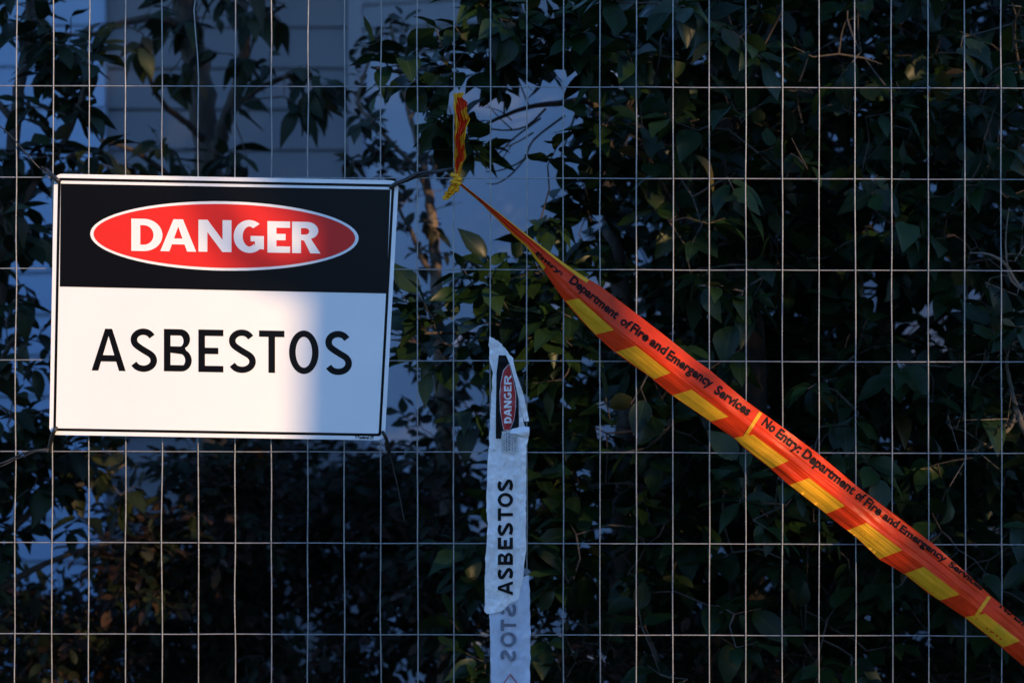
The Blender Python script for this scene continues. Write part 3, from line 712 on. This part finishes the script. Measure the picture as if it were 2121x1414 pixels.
# ------------------------------------------------------------------ ties that hold the sign
def cord(name, runs, label, cat='cable tie', m=M_tie, group='ties holding the danger sign', r=.0022):
    root = empty(name, runs[0][0][0], label, cat, group)
    for i, (pts, rr) in enumerate(runs):
        bm = bmesh.new(); add_tube(bm, smooth_path(pts, 5), rr, 8); bm_obj('tie_loop' if i == 0 else 'tie_tail', bm, m, root, True)
    return root
def sw(px, py, d=.004): return W(px, py, sign_depth(px, py) - d)
cord('cable_tie', [([sw(121, 376, -.006), sw(121, 375, .005), sw(113, 368, .006), W(104, 361, -.012), W(92, 355, .004), W(97, 353, .010), W(110, 366, .008)], .0038),
                   ([W(100, 357, -.004), W(84, 350, -.007), W(60, 325, -.012), W(30, 290, -.008), W(0, 262, -.004), W(-40, 240, .002)], .0011),
                   ([W(98, 358, .0), W(90, 348, -.012), W(86, 346, -.016)], .0014)],
     'black tie at the top left corner of the danger sign')
cord('cable_tie', [([sw(811, 388, -.006), sw(811, 387, .005), sw(822, 380, .006), W(838, 374, -.012), W(862, 361, -.006), W(866, 362, .006), W(840, 374, .006)], .0038),
                   ([W(846, 370, -.008), W(868, 359, -.008), W(900, 355, -.006), W(931, 351, -.003), W(945, 350, .004)], .0022),
                   ([W(848, 372, -.004), W(872, 364, -.007), W(905, 357, -.008), W(926, 353, -.008)], .0016)],
     'black tie at the top right corner of the danger sign')
cord('cable_tie', [([sw(115, 889, -.006), sw(116, 887, .005), sw(111, 895, .006), W(107, 906, -.020), W(103, 926, -.006), W(104, 932, .006), W(108, 915, .006)], .0034),
                   ([W(104, 929, -.006), W(80, 931, -.010), W(50, 938, -.012), W(30, 947, -.006), W(0, 960, -.010), W(-60, 975, -.004)], .0015),
                   ([W(102, 931, -.006), W(75, 934, -.012), W(48, 945, -.014), W(30, 952, -.008), W(0, 966, -.012), W(-60, 985, -.006)], .0014)],
     'black tie at the bottom left corner of the danger sign with long tails')
cord('cable_tie', [([sw(794, 896, -.006), sw(793, 895, .005), sw(797, 902, .006), W(801, 912, -.03), W(806, 932, -.004), W(803, 938, .006), W(799, 915, .004)], .0028),
                   ([W(806, 934, .004), W(812, 960, .01), W(822, 1000, .012), W(830, 1040, .014), W(838, 1080, .014)], .0010)],
     'black tie at the bottom right corner of the danger sign')

# ------------------------------------------------------------------ orange and yellow barrier tape
def pvc(name, col, rough, trans=.10, var=.84, rot=37.9, sx=3.0, sz=110.0, bump=.55, spec=.17, crumple=0.0, clear=0.0):
    """thin plastic film: fine creases that run along it"""
    m = bpy.data.materials.new(name); m.use_nodes = True; nt = m.node_tree; b = nt.nodes['Principled BSDF']; N = nt.nodes.new; K = nt.links.new
    tc = N('ShaderNodeTexCoord'); mp = N('ShaderNodeMapping'); mp.inputs['Rotation'].default_value = (0, R(-rot), 0)
    m2 = N('ShaderNodeMapping'); m2.inputs['Scale'].default_value = (sx, 8, sz)
    K(tc.outputs['Object'], mp.inputs[0]); K(mp.outputs[0], m2.inputs[0])
    n1 = N('ShaderNodeTexNoise'); n1.inputs['Scale'].default_value = 1.0; n1.inputs['Detail'].default_value = 5; K(m2.outputs[0], n1.inputs['Vector'])
    n2 = N('ShaderNodeTexNoise'); n2.inputs['Scale'].default_value = 45; n2.inputs['Detail'].default_value = 4; K(tc.outputs['Object'], n2.inputs['Vector'])
    rp = N('ShaderNodeValToRGB'); e = rp.color_ramp.elements; e[0].position = .3; e[1].position = .7
    e[0].color = (*col, 1); e[1].color = (*[c * var for c in col], 1); K(n2.outputs[0], rp.inputs[0]); K(rp.outputs[0], b.inputs['Base Color'])
    # stress-whitened crease lines
    rg = N('ShaderNodeMath'); rg.operation = 'SUBTRACT'; rg.inputs[1].default_value = .5; K(n1.outputs[0], rg.inputs[0])
    ab = N('ShaderNodeMath'); ab.operation = 'ABSOLUTE'; K(rg.outputs[0], ab.inputs[0])
    hh = N('ShaderNodeMath'); hh.operation = 'ADD'; K(ab.outputs[0], hh.inputs[0]); hh.inputs[1].default_value = 0
    if crumple:
        vo = N('ShaderNodeTexVoronoi'); vo.feature = 'DISTANCE_TO_EDGE'; vo.inputs['Scale'].default_value = 75; K(tc.outputs['Object'], vo.inputs['Vector'])
        mu = N('ShaderNodeMath'); mu.operation = 'MULTIPLY'; mu.inputs[1].default_value = crumple; K(vo.outputs['Distance'], mu.inputs[0]); K(mu.outputs[0], hh.inputs[1])
    bp = N('ShaderNodeBump'); bp.inputs['Strength'].default_value = bump; bp.inputs['Distance'].default_value = .008
    K(hh.outputs[0], bp.inputs['Height']); K(bp.outputs[0], b.inputs['Normal'])
    b.inputs['Roughness'].default_value = rough; b.inputs['Specular IOR Level'].default_value = spec
    tr = N('ShaderNodeBsdfTranslucent'); tr.inputs[0].default_value = (*col, 1); ms = N('ShaderNodeMixShader'); ms.inputs[0].default_value = trans
    K(b.outputs[0], ms.inputs[1]); K(tr.outputs[0], ms.inputs[2]); last = ms
    if clear:
        tp = N('ShaderNodeBsdfTransparent'); m3 = N('ShaderNodeMixShader'); m3.inputs[0].default_value = clear
        K(ms.outputs[0], m3.inputs[1]); K(tp.outputs[0], m3.inputs[2]); last = m3
    K(last.outputs[0], nt.nodes['Material Output'].inputs[0])
    return m
M_orange = pvc('tape_orange', (0.80, 0.046, 0.007), .27)
M_yellow = pvc('tape_yellow', (0.86, 0.41, 0.018), .30)
M_ink = mat('tape_ink', (0.012, 0.005, 0.005), .5, spec=.08)
UP = [(945, 372), (957, 380.5), (999.5, 414), (1057, 458.5), (1091, 485.7), (1132, 517), (1166, 543), (1211, 573.5), (1243, 592), (1316.7, 648), (1393, 707), (1440.7, 745.5), (1469.4, 765.4), (1545, 829.4), (1619, 883), (1695, 939), (1776, 1007), (1850, 1062), (1935, 1127), (2002.8, 1186.7), (2051, 1232), (2121, 1291), (2300, 1436), (2500, 1585), (2700, 1735), (2895, 1885)]
LO = [(941, 376), (952, 384), (996, 421), (1040, 465), (1064, 489), (1089.5, 510), (1111.5, 540), (1135, 573), (1169, 623), (1202, 661), (1232.7, 693), (1268, 724.7), (1316.7, 760), (1350, 783), (1395, 821), (1471, 872.7), (1520, 907), (1542.5, 928.7), (1596, 969.4), (1636.7, 1006), (1711, 1064), (1773.7, 1113), (1819, 1156), (1872.7, 1188), (1923.6, 1229), (1946, 1243), (1997, 1277), (2073.5, 1339), (2121, 1379), (2300, 1520), (2500, 1672), (2700, 1815), (2880, 1925)]
TD = (0.788, 0.6157); TO = (943, 374)
def sn(p): x, y = p[0] - TO[0], p[1] - TO[1]; return x * TD[0] + y * TD[1], -x * TD[1] + y * TD[0]
us, un = zip(*[sn(p) for p in UP]); ls, ln_ = zip(*[sn(p) for p in LO])
SMAX = min(us[-1], ls[-1])
def edge_u(s): return float(np.interp(s, us, un))
def edge_l(s): return float(np.interp(s, ls, ln_))
def tape_depth(s, v):
    base = -0.006 - 0.030 * min(1, s / 700) - 0.010 * math.sin(s / 430.0)
    wdt = min(1, max(0, (s - 40) / 260))
    crease = 0.50 + .05 * math.sin(s / 170.0)
    prof = -0.009 * (1 - abs(v - crease) / (crease if v < crease else 1 - crease)) * wdt
    lowfold = 0.006 * max(0, (v - .82) / .18) * wdt
    puck = 0.0045 * noise.noise(Vector((s / 95.0, v * 1.2, 4.0))) + 0.0012 * noise.noise(Vector((s / 60.0 + v * 2.0, v * 6.0, 9.0))) + .0005 * noise.noise(Vector((s / 18.0 + v * 5, v * 9, 2.0))) + .0022 * noise.noise(Vector((s / 150.0 - v * 2, v * 9, 6.0)))
    # gathers that fan out from the knot
    gath = 0.0045 * math.sin(v * 21 + 1.0) * max(0, 1 - s / 330.0) * min(1, s / 60 + .25)
    return base + prof + lowfold + puck * (.4 + .6 * wdt) + gath
def on_tape(off):
    def f(px, py):
        s, n = sn((px, py)); s = min(max(s, 0), SMAX)
        a, b = edge_u(s), edge_l(s)
        v = (n - a) / (b - a); v = min(max(v, .012), .988)
        n = a + v * (b - a)
        x = TO[0] + s * TD[0] - n * TD[1]; y = TO[1] + s * TD[1] + n * TD[0]
        return W(x, y, tape_depth(s, v) - off)
    return f
tape = empty('barrier_tape', W(943, 374, -.006), 'orange and yellow fire department no entry tape pulled diagonally across the fence from a knot', 'barrier tape')
def tape_grid(s0, s1, ds, v0, v1, nv, m, name, off=0.0):
    bm = bmesh.new(); n = int((s1 - s0) / ds); rows = []
    f = on_tape(off)
    for i in range(n + 1):
        s = s0 + (s1 - s0) * i / n; a, b = edge_u(s), edge_l(s); row = []
        for j in range(nv + 1):
            v = v0 + (v1 - v0) * j / nv; q = a + v * (b - a)
            row.append(bm.verts.new(W(TO[0] + s * TD[0] - q * TD[1], TO[1] + s * TD[1] + q * TD[0], tape_depth(s, v) - off)))
        rows.append(row)
    for r0, r1 in zip(rows, rows[1:]):
        for j in range(nv): bm.faces.new((r0[j], r0[j + 1], r1[j + 1], r1[j]))
    return bm_obj(name, bm, m, tape, True)
tape_grid(0, SMAX, 5, 0, 1, 22, M_orange, 'orange_film')
YB = [[(1171.6, 623), (1199, 618), (1271.4, 683.5), (1232.7, 693)], [(1276, 728.5), (1316.7, 715.8), (1389, 771.8), (1355, 785)], [(1392, 819), (1433, 806.5), (1509, 862.5), (1471, 873)],
      [(1518, 907), (1560, 899.4), (1633, 954), (1598.5, 970)], [(1632, 1005), (1676, 989.3), (1750, 1047), (1711, 1064)], [(1752.5, 1099), (1795, 1082), (1869, 1138.6), (1821.8, 1157)],
      [(1872.7, 1188), (1913.7, 1173), (1988, 1230.5), (1946, 1243)], [(1998.6, 1277), (2041, 1270), (2112.5, 1326.6), (2077.7, 1340)]]
for i in range(1, 6): YB.append([(x + 119 * i, y + 92.5 * i) for x, y in YB[7]])
for q in YB: bm_obj('yellow_block', lay(flat_bm([[q]], 7), on_tape(.0010)), M_yellow, tape, True)
for a, b in (((1575.6, 853.6), (1542.5, 905)), ((2049.5, 1234.7), (2022.6, 1273.5)), ((2523, 1609), (2496, 1648))):
    w = 3.6
    q = [(a[0] - w * .9, a[1] - w * .5), (a[0] + w * .9, a[1] + w * .5), (b[0] + w * .9, b[1] + w * .5), (b[0] - w * .9, b[1] - w * .5)]
    bm_obj('yellow_divider', lay(flat_bm([[q]], 6), on_tape(.0014)), M_yellow, tape, True)
tape_grid(2, 345, 4, .0, .12, 5, M_yellow, 'yellow_hem', .0010)
tape_grid(60, 258, 4, .80, 1.0, 6, M_yellow, 'yellow_hem', .0010)
tape_grid(2, 60, 4, .66, 1.0, 8, M_yellow, 'yellow_hem', .0010)
words = [('Entry:', (1108, 527), (1163, 571), 9), ('Department', (1178, 583), (1275, 661), 17), ('of', (1283, 668), (1301, 682), 18), ('Fire', (1304, 684), (1339, 708), 19), ('and', (1344, 712), (1376, 735), 19),
         ('Emergency', (1379, 740), (1471, 803), 19), ('Services', (1478, 812), (1549, 861), 19), ('No', (1577, 878), (1601, 896), 19), ('Entry:', (1606, 901), (1654, 938), 19), ('Department', (1660, 943), (1765, 1024), 19),
         ('of', (1770, 1029), (1784, 1040), 19), ('Fire', (1788, 1044), (1821, 1068), 19), ('and', (1827, 1072), (1857, 1093), 16), ('Emergency', (1862, 1097), (1956, 1164), 14), ('Services', (1964, 1170), (2034, 1222), 12),
         ('No', (2070, 1256), (2094, 1275), 17), ('Entry:', (2100, 1280), (2148, 1316), 17)]
for w_, a, b, cap in words: bm_obj('printed_word', lay(put_word(w_, a, b, cap * 1.0, .036, 4), on_tape(.0012)), M_ink, tape, True)

# bunched tail that stands up along the wire, the knot and the short end
LT = [(938.4, 193.8), (939, 212), (941.8, 231), (941, 270), (940.8, 306), (940.8, 340), (941, 362), (944, 374)]
RT = [(961, 192), (957, 203), (968, 212), (967, 231), (974, 247), (967, 264), (962, 283), (965, 323), (957, 350), (949, 366), (947, 374)]
def bunch(name, LTp, RTp, y0, col_of, amp=.0045, freq=24, nv=26, nt_=60, seed=0.0):
    la = np.array(LTp); ra = np.array(RTp)
    def at_(arr, t):
        d = np.concatenate([[0], np.cumsum(np.hypot(*np.diff(arr, axis=0).T))]); d /= d[-1]
        return np.interp(t, d, arr[:, 0]), np.interp(t, d, arr[:, 1])
    bms = {}
    grid = []
    for i in range(nt_ + 1):
        t = i / nt_; l = at_(la, t); r = at_(ra, t); row = []
        for j in range(nv + 1):
            v = j / nv
            jx = 3.2 * noise.noise(Vector((t * 9, v * 7, seed)))
            dep = y0 + amp * math.sin(v * freq + 2.2 * noise.noise(Vector((t * 3, v, seed + 3)))) * (.4 + .6 * math.sin(math.pi * min(1, t * 1.05))) + .003 * noise.noise(Vector((t * 7, v * 3, seed + 5)))
            row.append(tuple(W(l[0] * (1 - v) + r[0] * v + jx, l[1] * (1 - v) + r[1] * v + .8 * jx, dep)))
        grid.append(row)
    for key in (0, 1):
        bm = bmesh.new(); cache = {}
        def vv(i, j):
            if (i, j) not in cache: cache[(i, j)] = bm.verts.new(grid[i][j])
            return cache[(i, j)]
        for i in range(nt_):
            for j in range(nv):
                if col_of((i + .5) / nt_, (j + .5) / nv) == key: bm.faces.new((vv(i, j), vv(i, j + 1), vv(i + 1, j + 1), vv(i + 1, j)))
        if bm.faces: bm_obj(name if key else name.replace('orange', 'yellow'), bm, M_orange if key else M_yellow, tape, True)
        else: bm.free()
def col_tail(t, v):
    edge = .22 + .10 * math.sin(t * 21) + .12 * max(0, .12 - t) * 8
    if v < edge: return 0
    if t > .18 and (t * 3.4 + v * .45) % 1.0 < .42 and v > .55: return 0
    if v > .86 and t > .3: return 0
    return 0 if t < .05 else 1
bunch('bunched_orange_end', LT, RT, -.011, col_tail, .0055, 30)
bunch('short_orange_end', [(938, 372), (933, 384), (924, 397), (916, 409), (919, 416)], [(948, 376), (951, 386), (953, 394), (938, 404), (929, 411)], -.012, lambda t, v: 0, .0035, 14, 16, 26, 4.0)
bm = bmesh.new()
for q, (cy, tl, r1) in enumerate(((366, -.5, .0062), (373, .35, .0068), (379, -.15, .0055))):
    c = W(944.5, cy, -.008); pts = []
    for i in range(17):
        a = 2 * math.pi * i / 16
        pts.append(c + Vector((math.cos(a) * r1, math.sin(a) * .0075, math.cos(a) * r1 * tl + .001 * math.sin(3 * a))))
    add_tube(bm, pts, [.0032 + .0008 * math.sin(i * 1.7 + q) for i in range(17)], 8)
bm_obj('knot', bm, M_yellow, tape, True)

# ------------------------------------------------------------------ white printed plastic strip
M_film = pvc('strip_film', (0.88, 0.88, 0.90), .20, .06, .82, 90, 5, 60, .9, .5, .35, .03)
M_film2 = pvc('strip_film_back', (0.62, 0.70, 0.84), .20, .08, .84, 90, 4, 45, .6, .45, .15, .10)
M_ghost = mat('strip_ink_through', (0.12, 0.145, 0.20), .4)
M_sred = noise_mat('strip_red', (0.42, 0.02, 0.025), (0.33, 0.015, 0.02), 60, .35)
M_sink = mat('strip_ink', (0.006, 0.006, 0.007), .4, spec=.12)
M_paper = noise_mat('strip_label', (0.60, 0.60, 0.58), (0.5, 0.5, 0.49), 40, .6)
M_pink = mat('strip_red_line', (0.36, 0.10, 0.13), .4)
def strip_depth(px, py, k=0.0):
    return -.0115 - k + .0050 * noise.noise(Vector((px / 24.0, py / 90.0, 5.5))) + .0048 * abs(noise.noise(Vector((px / 17.0 + py / 60.0, py / 44.0, 1.5)))) + .0018 * abs(noise.noise(Vector((px / 7.0, py / 15.0 - px / 20.0, 2.5)))) - .004 * math.sin(math.pi * min(1, max(0, (px - 1005) / 92.0)))
def on_strip(off): return lambda px, py: W(px, py, strip_depth(px, py, off))
strip = empty('plastic_strip', W(1055, 1414, -.008), 'white plastic DANGER ASBESTOS strip hanging vertically on the mesh fence', 'warning strip')
def film(name, poly, m, off, step=6, crease=0):
    bm = flat_bm([[poly]], step); bmesh.ops.remove_doubles(bm, verts=bm.verts[:], dist=.02)
    return bm_obj(name, lay(bm, on_strip(off)), m, strip, True)
wig = lambda pts, a, sd: [(x + a * noise.noise(Vector((x / 5.0, y / 9.0, sd))), y) for x, y in pts]
def dens(pts, n=6):
    o = []
    for p, q in zip(pts, pts[1:] + pts[:1]):
        for i in range(n): o.append((p[0] + (q[0] - p[0]) * i / n, p[1] + (q[1] - p[1]) * i / n))
    return o
low = wig(dens([(1014, 1215), (1096, 1190), (1098, 1251), (1098.5, 1330), (1098, 1414), (1099, 1560), (1097, 1700), (1022, 1700), (1019, 1560), (1017, 1414), (1015.5, 1317), (1013.5, 1272)], 8), 2.2, 3)
film('lower_film', low, M_film2, -.0035, 5)
upp = wig(dens([(1014, 696), (1021, 700), (1033, 707), (1046, 721), (1063, 742), (1064, 760), (1070, 795), (1080, 850), (1085, 878), (1094, 908), (1090, 931), (1090, 988), (1088.5, 1040), (1089.5, 1066), (1089.5, 1138), (1084, 1190), (1074, 1240), (1064, 1246), (1052, 1251), (1047, 1258), (1037, 1266), (1022, 1269), (1008, 1271), (1003, 1262), (1004, 1210), (1006, 1156), (1010, 1093), (1007.6, 1046), (1009.5, 968), (1013.5, 908), (1016, 847), (1020.5, 772), (1013, 745), (1013.5, 720)], 5), 3.0, 8)
film('upper_film', upp, M_film, .0, 4)
def sp(name, polys, m, layer, step=6): return bm_obj(name, lay(flat_bm(polys, min(step, 4)), on_strip(.0020 + .0004 * layer)), m, strip, True)
sp('black_patch', [[dens([(1033, 735), (1051, 736), (1058, 752), (1067, 790), (1074, 829), (1075, 884), (1062, 888), (1040, 896), (1038, 908), (1027, 908), (1027, 850), (1028.5, 772)], 3)]], M_sink, 1)
def oval_strip(g):
    lft = [(1053, 755), (1043, 768), (1038.5, 790), (1036, 815), (1037, 850), (1041, 876), (1044, 890)]
    rgt = [(1056, 890), (1064, 868), (1067.5, 840), (1067.5, 815), (1062, 785), (1055, 757)]
    c = (1052, 824); return [((x - c[0]) * (1 + g / 16) + c[0], (y - c[1]) * (1 + g / 70) + c[1]) for x, y in dens(lft + rgt, 2)]
sp('red_oval', [[oval_strip(.2)]], M_sred, 3)
sp('oval_line', [[oval_strip(1.3), oval_strip(.2)]], M_film, 2)
def vert_text(seq, x_top, x_base, tx, ty, mirror=False):
    """glyphs reading upwards (tops to the left): (char, y_start, y_end)"""
    out = []
    for c, ya, yb in seq:
        w = abs(yb - ya); h = x_base - x_top
        out.append((c, [[(x_base - gy * h, (ya - gx * w) if not mirror else (ya + gx * w)) for gx, gy in lp] for lp in glyph(c, tx / w, ty / h)]))
    return flatten(out)
dl = [('D', 876, 863), ('A', 862, 846), ('N', 844.5, 829.5), ('G', 828, 812), ('E', 810, 798), ('R', 796, 776)]
sp('strip_danger_lettering', vert_text(dl, 1044, 1059.5, 4.2, 3.6), M_film, 4)
al = [('A', 1232, 1202.5), ('S', 1200, 1175), ('B', 1169, 1144), ('E', 1137, 1112.5), ('S', 1110, 1082), ('T', 1078, 1052), ('O', 1049.5, 1020), ('S', 1018, 992)]
sp('strip_asbestos_lettering', vert_text(al, 1031, 1062.5, 6.6, 7.0), M_sink, 1)
gl = [('S', 1344, 1369), ('O', 1308, 1339), ('T', 1282, 1306), ('S', 1247, 1276)]
bm_obj('see_through_lettering', lay(flat_bm(vert_text(gl, 1037, 1069, 6.6, 7.0, True), 6), on_strip(-.0008)), M_ghost, strip, True)
tri = [[(1057, 1393), (1082, 1428), (1057, 1463), (1032, 1428)], [(1057, 1397), (1079, 1428), (1057, 1459), (1035, 1428)]]
bm_obj('red_diamond', lay(flat_bm([tri], 8), on_strip(-.0008)), M_pink, strip, True)
sp('small_print_label', [[dens([(1039, 893), (1060, 890), (1072.5, 894), (1072, 938), (1038.5, 938)], 3)]], M_paper, 1)
lines = []
rngp = random.Random(9)
for i, x in enumerate((1042, 1045.5, 1049.5, 1053, 1056, 1061, 1065, 1068)):
    y = 936 - rngp.uniform(0, 5); top = 897 + rngp.uniform(0, 10)
    w = .7 if i not in (2, 4) else 1.2
    while y > top:
        l = rngp.uniform(2.5, 7)
        lines.append([[(x - w, y), (x + w, y), (x + w, max(top - 2, y - l)), (x - w, max(top - 2, y - l))]]); y -= l + rngp.uniform(1, 2.4)
sp('small_print', lines, M_ghost, 2, 12)
# loose folded flap and wrapped band on the right side
fl = dens([(1047, 722), (1062, 743), (1070, 775), (1083, 812), (1091, 845), (1096, 872), (1086, 873), (1080, 850), (1073, 820), (1066, 790), (1057, 757), (1048, 735)], 3)
bm = flat_bm([[fl]], 5)
lay(bm, lambda px, py: W(px, py, strip_depth(px, py, .004) - .003 * math.sin((px - 1047) / 9.0)))
bm_obj('folded_flap', bm, M_film, strip, True)
bd = dens([(1058, 890), (1066, 884), (1078, 882), (1096.5, 884), (1096.8, 896), (1094.5, 907), (1080, 903), (1068, 898), (1056, 897)], 3)
bm = flat_bm([[bd]], 4)
lay(bm, lambda px, py: W(px, py, strip_depth(px, py, .005) - .0035 * math.sin((py - 880) / 5.0 + px / 30.0)))
bm_obj('wrapped_band', bm, M_film, strip, True)

# ------------------------------------------------------------------ street side: what throws the shade (behind and right of the camera)
hd = Vector((math.sin(R(SUN_AZ)), -math.cos(R(SUN_AZ)), 0)); e1 = Vector((math.cos(R(SUN_AZ)), math.sin(R(SUN_AZ)), 0))
def street(px, t): return Vector(((px - 1060.5) * S, 0, 0)) + hd * t
T1 = 6.5; DZ = (T1 - 4.4) * math.tan(R(SUN_EL))
st = street(985, T1)
def up3(p, z, dx=0.0): q = p + e1 * dx; return Vector((q.x, q.y, z))
plant('street_tree', Vector((st.x, st.y, 0)), 'broad street tree on the verge that shades the fence', 'tree',
      [([up3(st, 0), up3(st, .4, -.01), up3(st, 1.4, -.01), up3(st, 2.4, -.05), up3(st, 3.4, -.01), up3(st, 4.6, .05), up3(st, 6.0, 0)], [.34, .255, .235, .215, .20, .14, .06]),
       ([up3(st, 3.15, -.05), up3(st, 3.5, -.30), up3(st, 4.1, -.60), up3(st, 4.9, -1.2)], [.09, .07, .05, .03]), ([up3(st, 3.12, -.15), up3(st, 3.20, -.28), up3(st, 3.32, -.34), up3(st, 3.6, -.40)], [.030, .022, .014, .010]), ([up3(st, 3.3), up3(st, 3.9, .7), up3(st, 4.8, 1.4)], [.09, .06, .03])],
      [(tuple(up3(st, 4.45 + DZ, -1.0)), (1.1, 1.1, 1.1), 160), (tuple(up3(st, 4.3 + DZ, 1.0)), (1.1, 1.1, 1.1), 170), (tuple(up3(st, 5.4 + DZ)), (1.3, 1.3, .9), 120), (tuple(up3(st, 4.5 + DZ, -2.6)), (1.0, 1.0, 1.0), 100),
       (tuple(up3(st, 2.5 + DZ, .40)), (.14, .3, .95), 8), (tuple(up3(st, 5.0 + DZ, 2.2)), (1.0, 1.0, 1.1), 150)],
      M_street, M_bark, .13, .5, 7, .22, 81, droop=.4, fine=False, singles=0)
hs = street(1840, T1)  # unseen hedge added here to block the sun right of the tree
plant('shade_hedge', Vector((hs.x + 1.2, hs.y + 1.0, 0)), 'tall clipped hedge added out of view to block the sun, beyond the right end of the fence', 'hedge',
      [([up3(hs, 0, q), up3(hs, 1.5, q + .03), up3(hs, 5.2, q)], [.05, .04, .02]) for q in (.5, 1.4, 2.3, 3.2, 4.1)],
      [(tuple(up3(hs, z, q)), (.52, .52, .55), 130) for q in (.50, 1.05, 1.7, 2.4, 3.1, 3.8) for z in (.5, 1.3, 2.1, 2.9, 3.7, 4.5, 5.2)],
      M_street, M_bark, .12, .55, 7, .18, 91, droop=.3, fine=False, singles=0)

# across the street: unseen houses and trees added to cut low skylight and reflections
M_asph = noise_mat('asphalt', (0.045, 0.045, 0.047), (0.06, 0.06, 0.06), 40, .9, bump=.6)
sheet('road', -80, 80, -12.5, -5.5, .004, M_asph)
M_brick = noise_mat('far_brick', (0.20, 0.10, 0.07), (0.26, 0.14, 0.10), 6, .85)
M_tile = noise_mat('far_tile', (0.10, 0.07, 0.06), (0.14, 0.10, 0.08), 5, .8)
M_glass = mat('far_glass', (0.02, 0.025, 0.03), .08)
for hx, lab in ((-22, 'added brick house across the street, farthest left'), (-7, 'added brick house across the street facing the danger sign'), (8, 'added brick house across the street behind the street tree'), (23, 'added brick house across the street, farthest right')):
    h = empty('added_street_house', (hx, -20, 0), lab, 'house', 'added houses across the street')
    bm = bmesh.new(); add_box(bm, hx - 6, hx + 6, -27, -20, .01, 3.2); bm_obj('wall', bm, M_brick, h)
    bm = bmesh.new(); v = [bm.verts.new(q) for q in ((hx - 6.6, -19.4, 3.201), (hx + 6.6, -19.4, 3.201), (hx + 6.6, -27.6, 3.201), (hx - 6.6, -27.6, 3.201), (hx - 3, -23.5, 6.2), (hx + 3, -23.5, 6.2))]
    for f in ((0, 1, 2, 3), (0, 4, 5, 1), (2, 5, 4, 3), (0, 3, 4), (1, 5, 2)): bm.faces.new([v[i] for i in f])
    bmesh.ops.recalc_face_normals(bm, faces=bm.faces[:]); bm_obj('roof', bm, M_tile, h)
    for wx in (-3.6, 3.6):
        bm = bmesh.new(); add_box(bm, hx + wx - .9, hx + wx + .9, -19.995, -19.94, 1.0, 2.3); bm_obj('window', bm, M_glass, h)
    bm = bmesh.new(); add_box(bm, hx - .45, hx + .45, -19.995, -19.93, .02, 2.1); bm_obj('door', bm, M_tile, h)
for i, (tx, ty, hh, lab) in enumerate(((-19, -14.5, 6.5, 'added round leafy tree on the far verge, left of the other'), (-5, -15.5, 6.0, 'added round leafy tree on the far verge opposite the sign'))):
    plant('added_verge_tree', Vector((tx, ty, 0)), lab, 'tree', [([(tx, ty, 0), (tx, ty, 1.5), (tx + .1, ty, 3.4), (tx, ty, hh - 1.5)], [.28, .2, .16, .05])],
          [((tx, ty, hh * .62), (3.0, 2.6, hh * .33), 240), ((tx - 1.5, ty, hh * .5), (2, 2, hh * .22), 90), ((tx + 1.5, ty, hh * .5), (2, 2, hh * .22), 90)],
          M_street, M_bark, .34, .55, 7, .45, 100 + i, droop=.3, fine=False, singles=0, group='added trees on the far verge', sprig_r=.006)
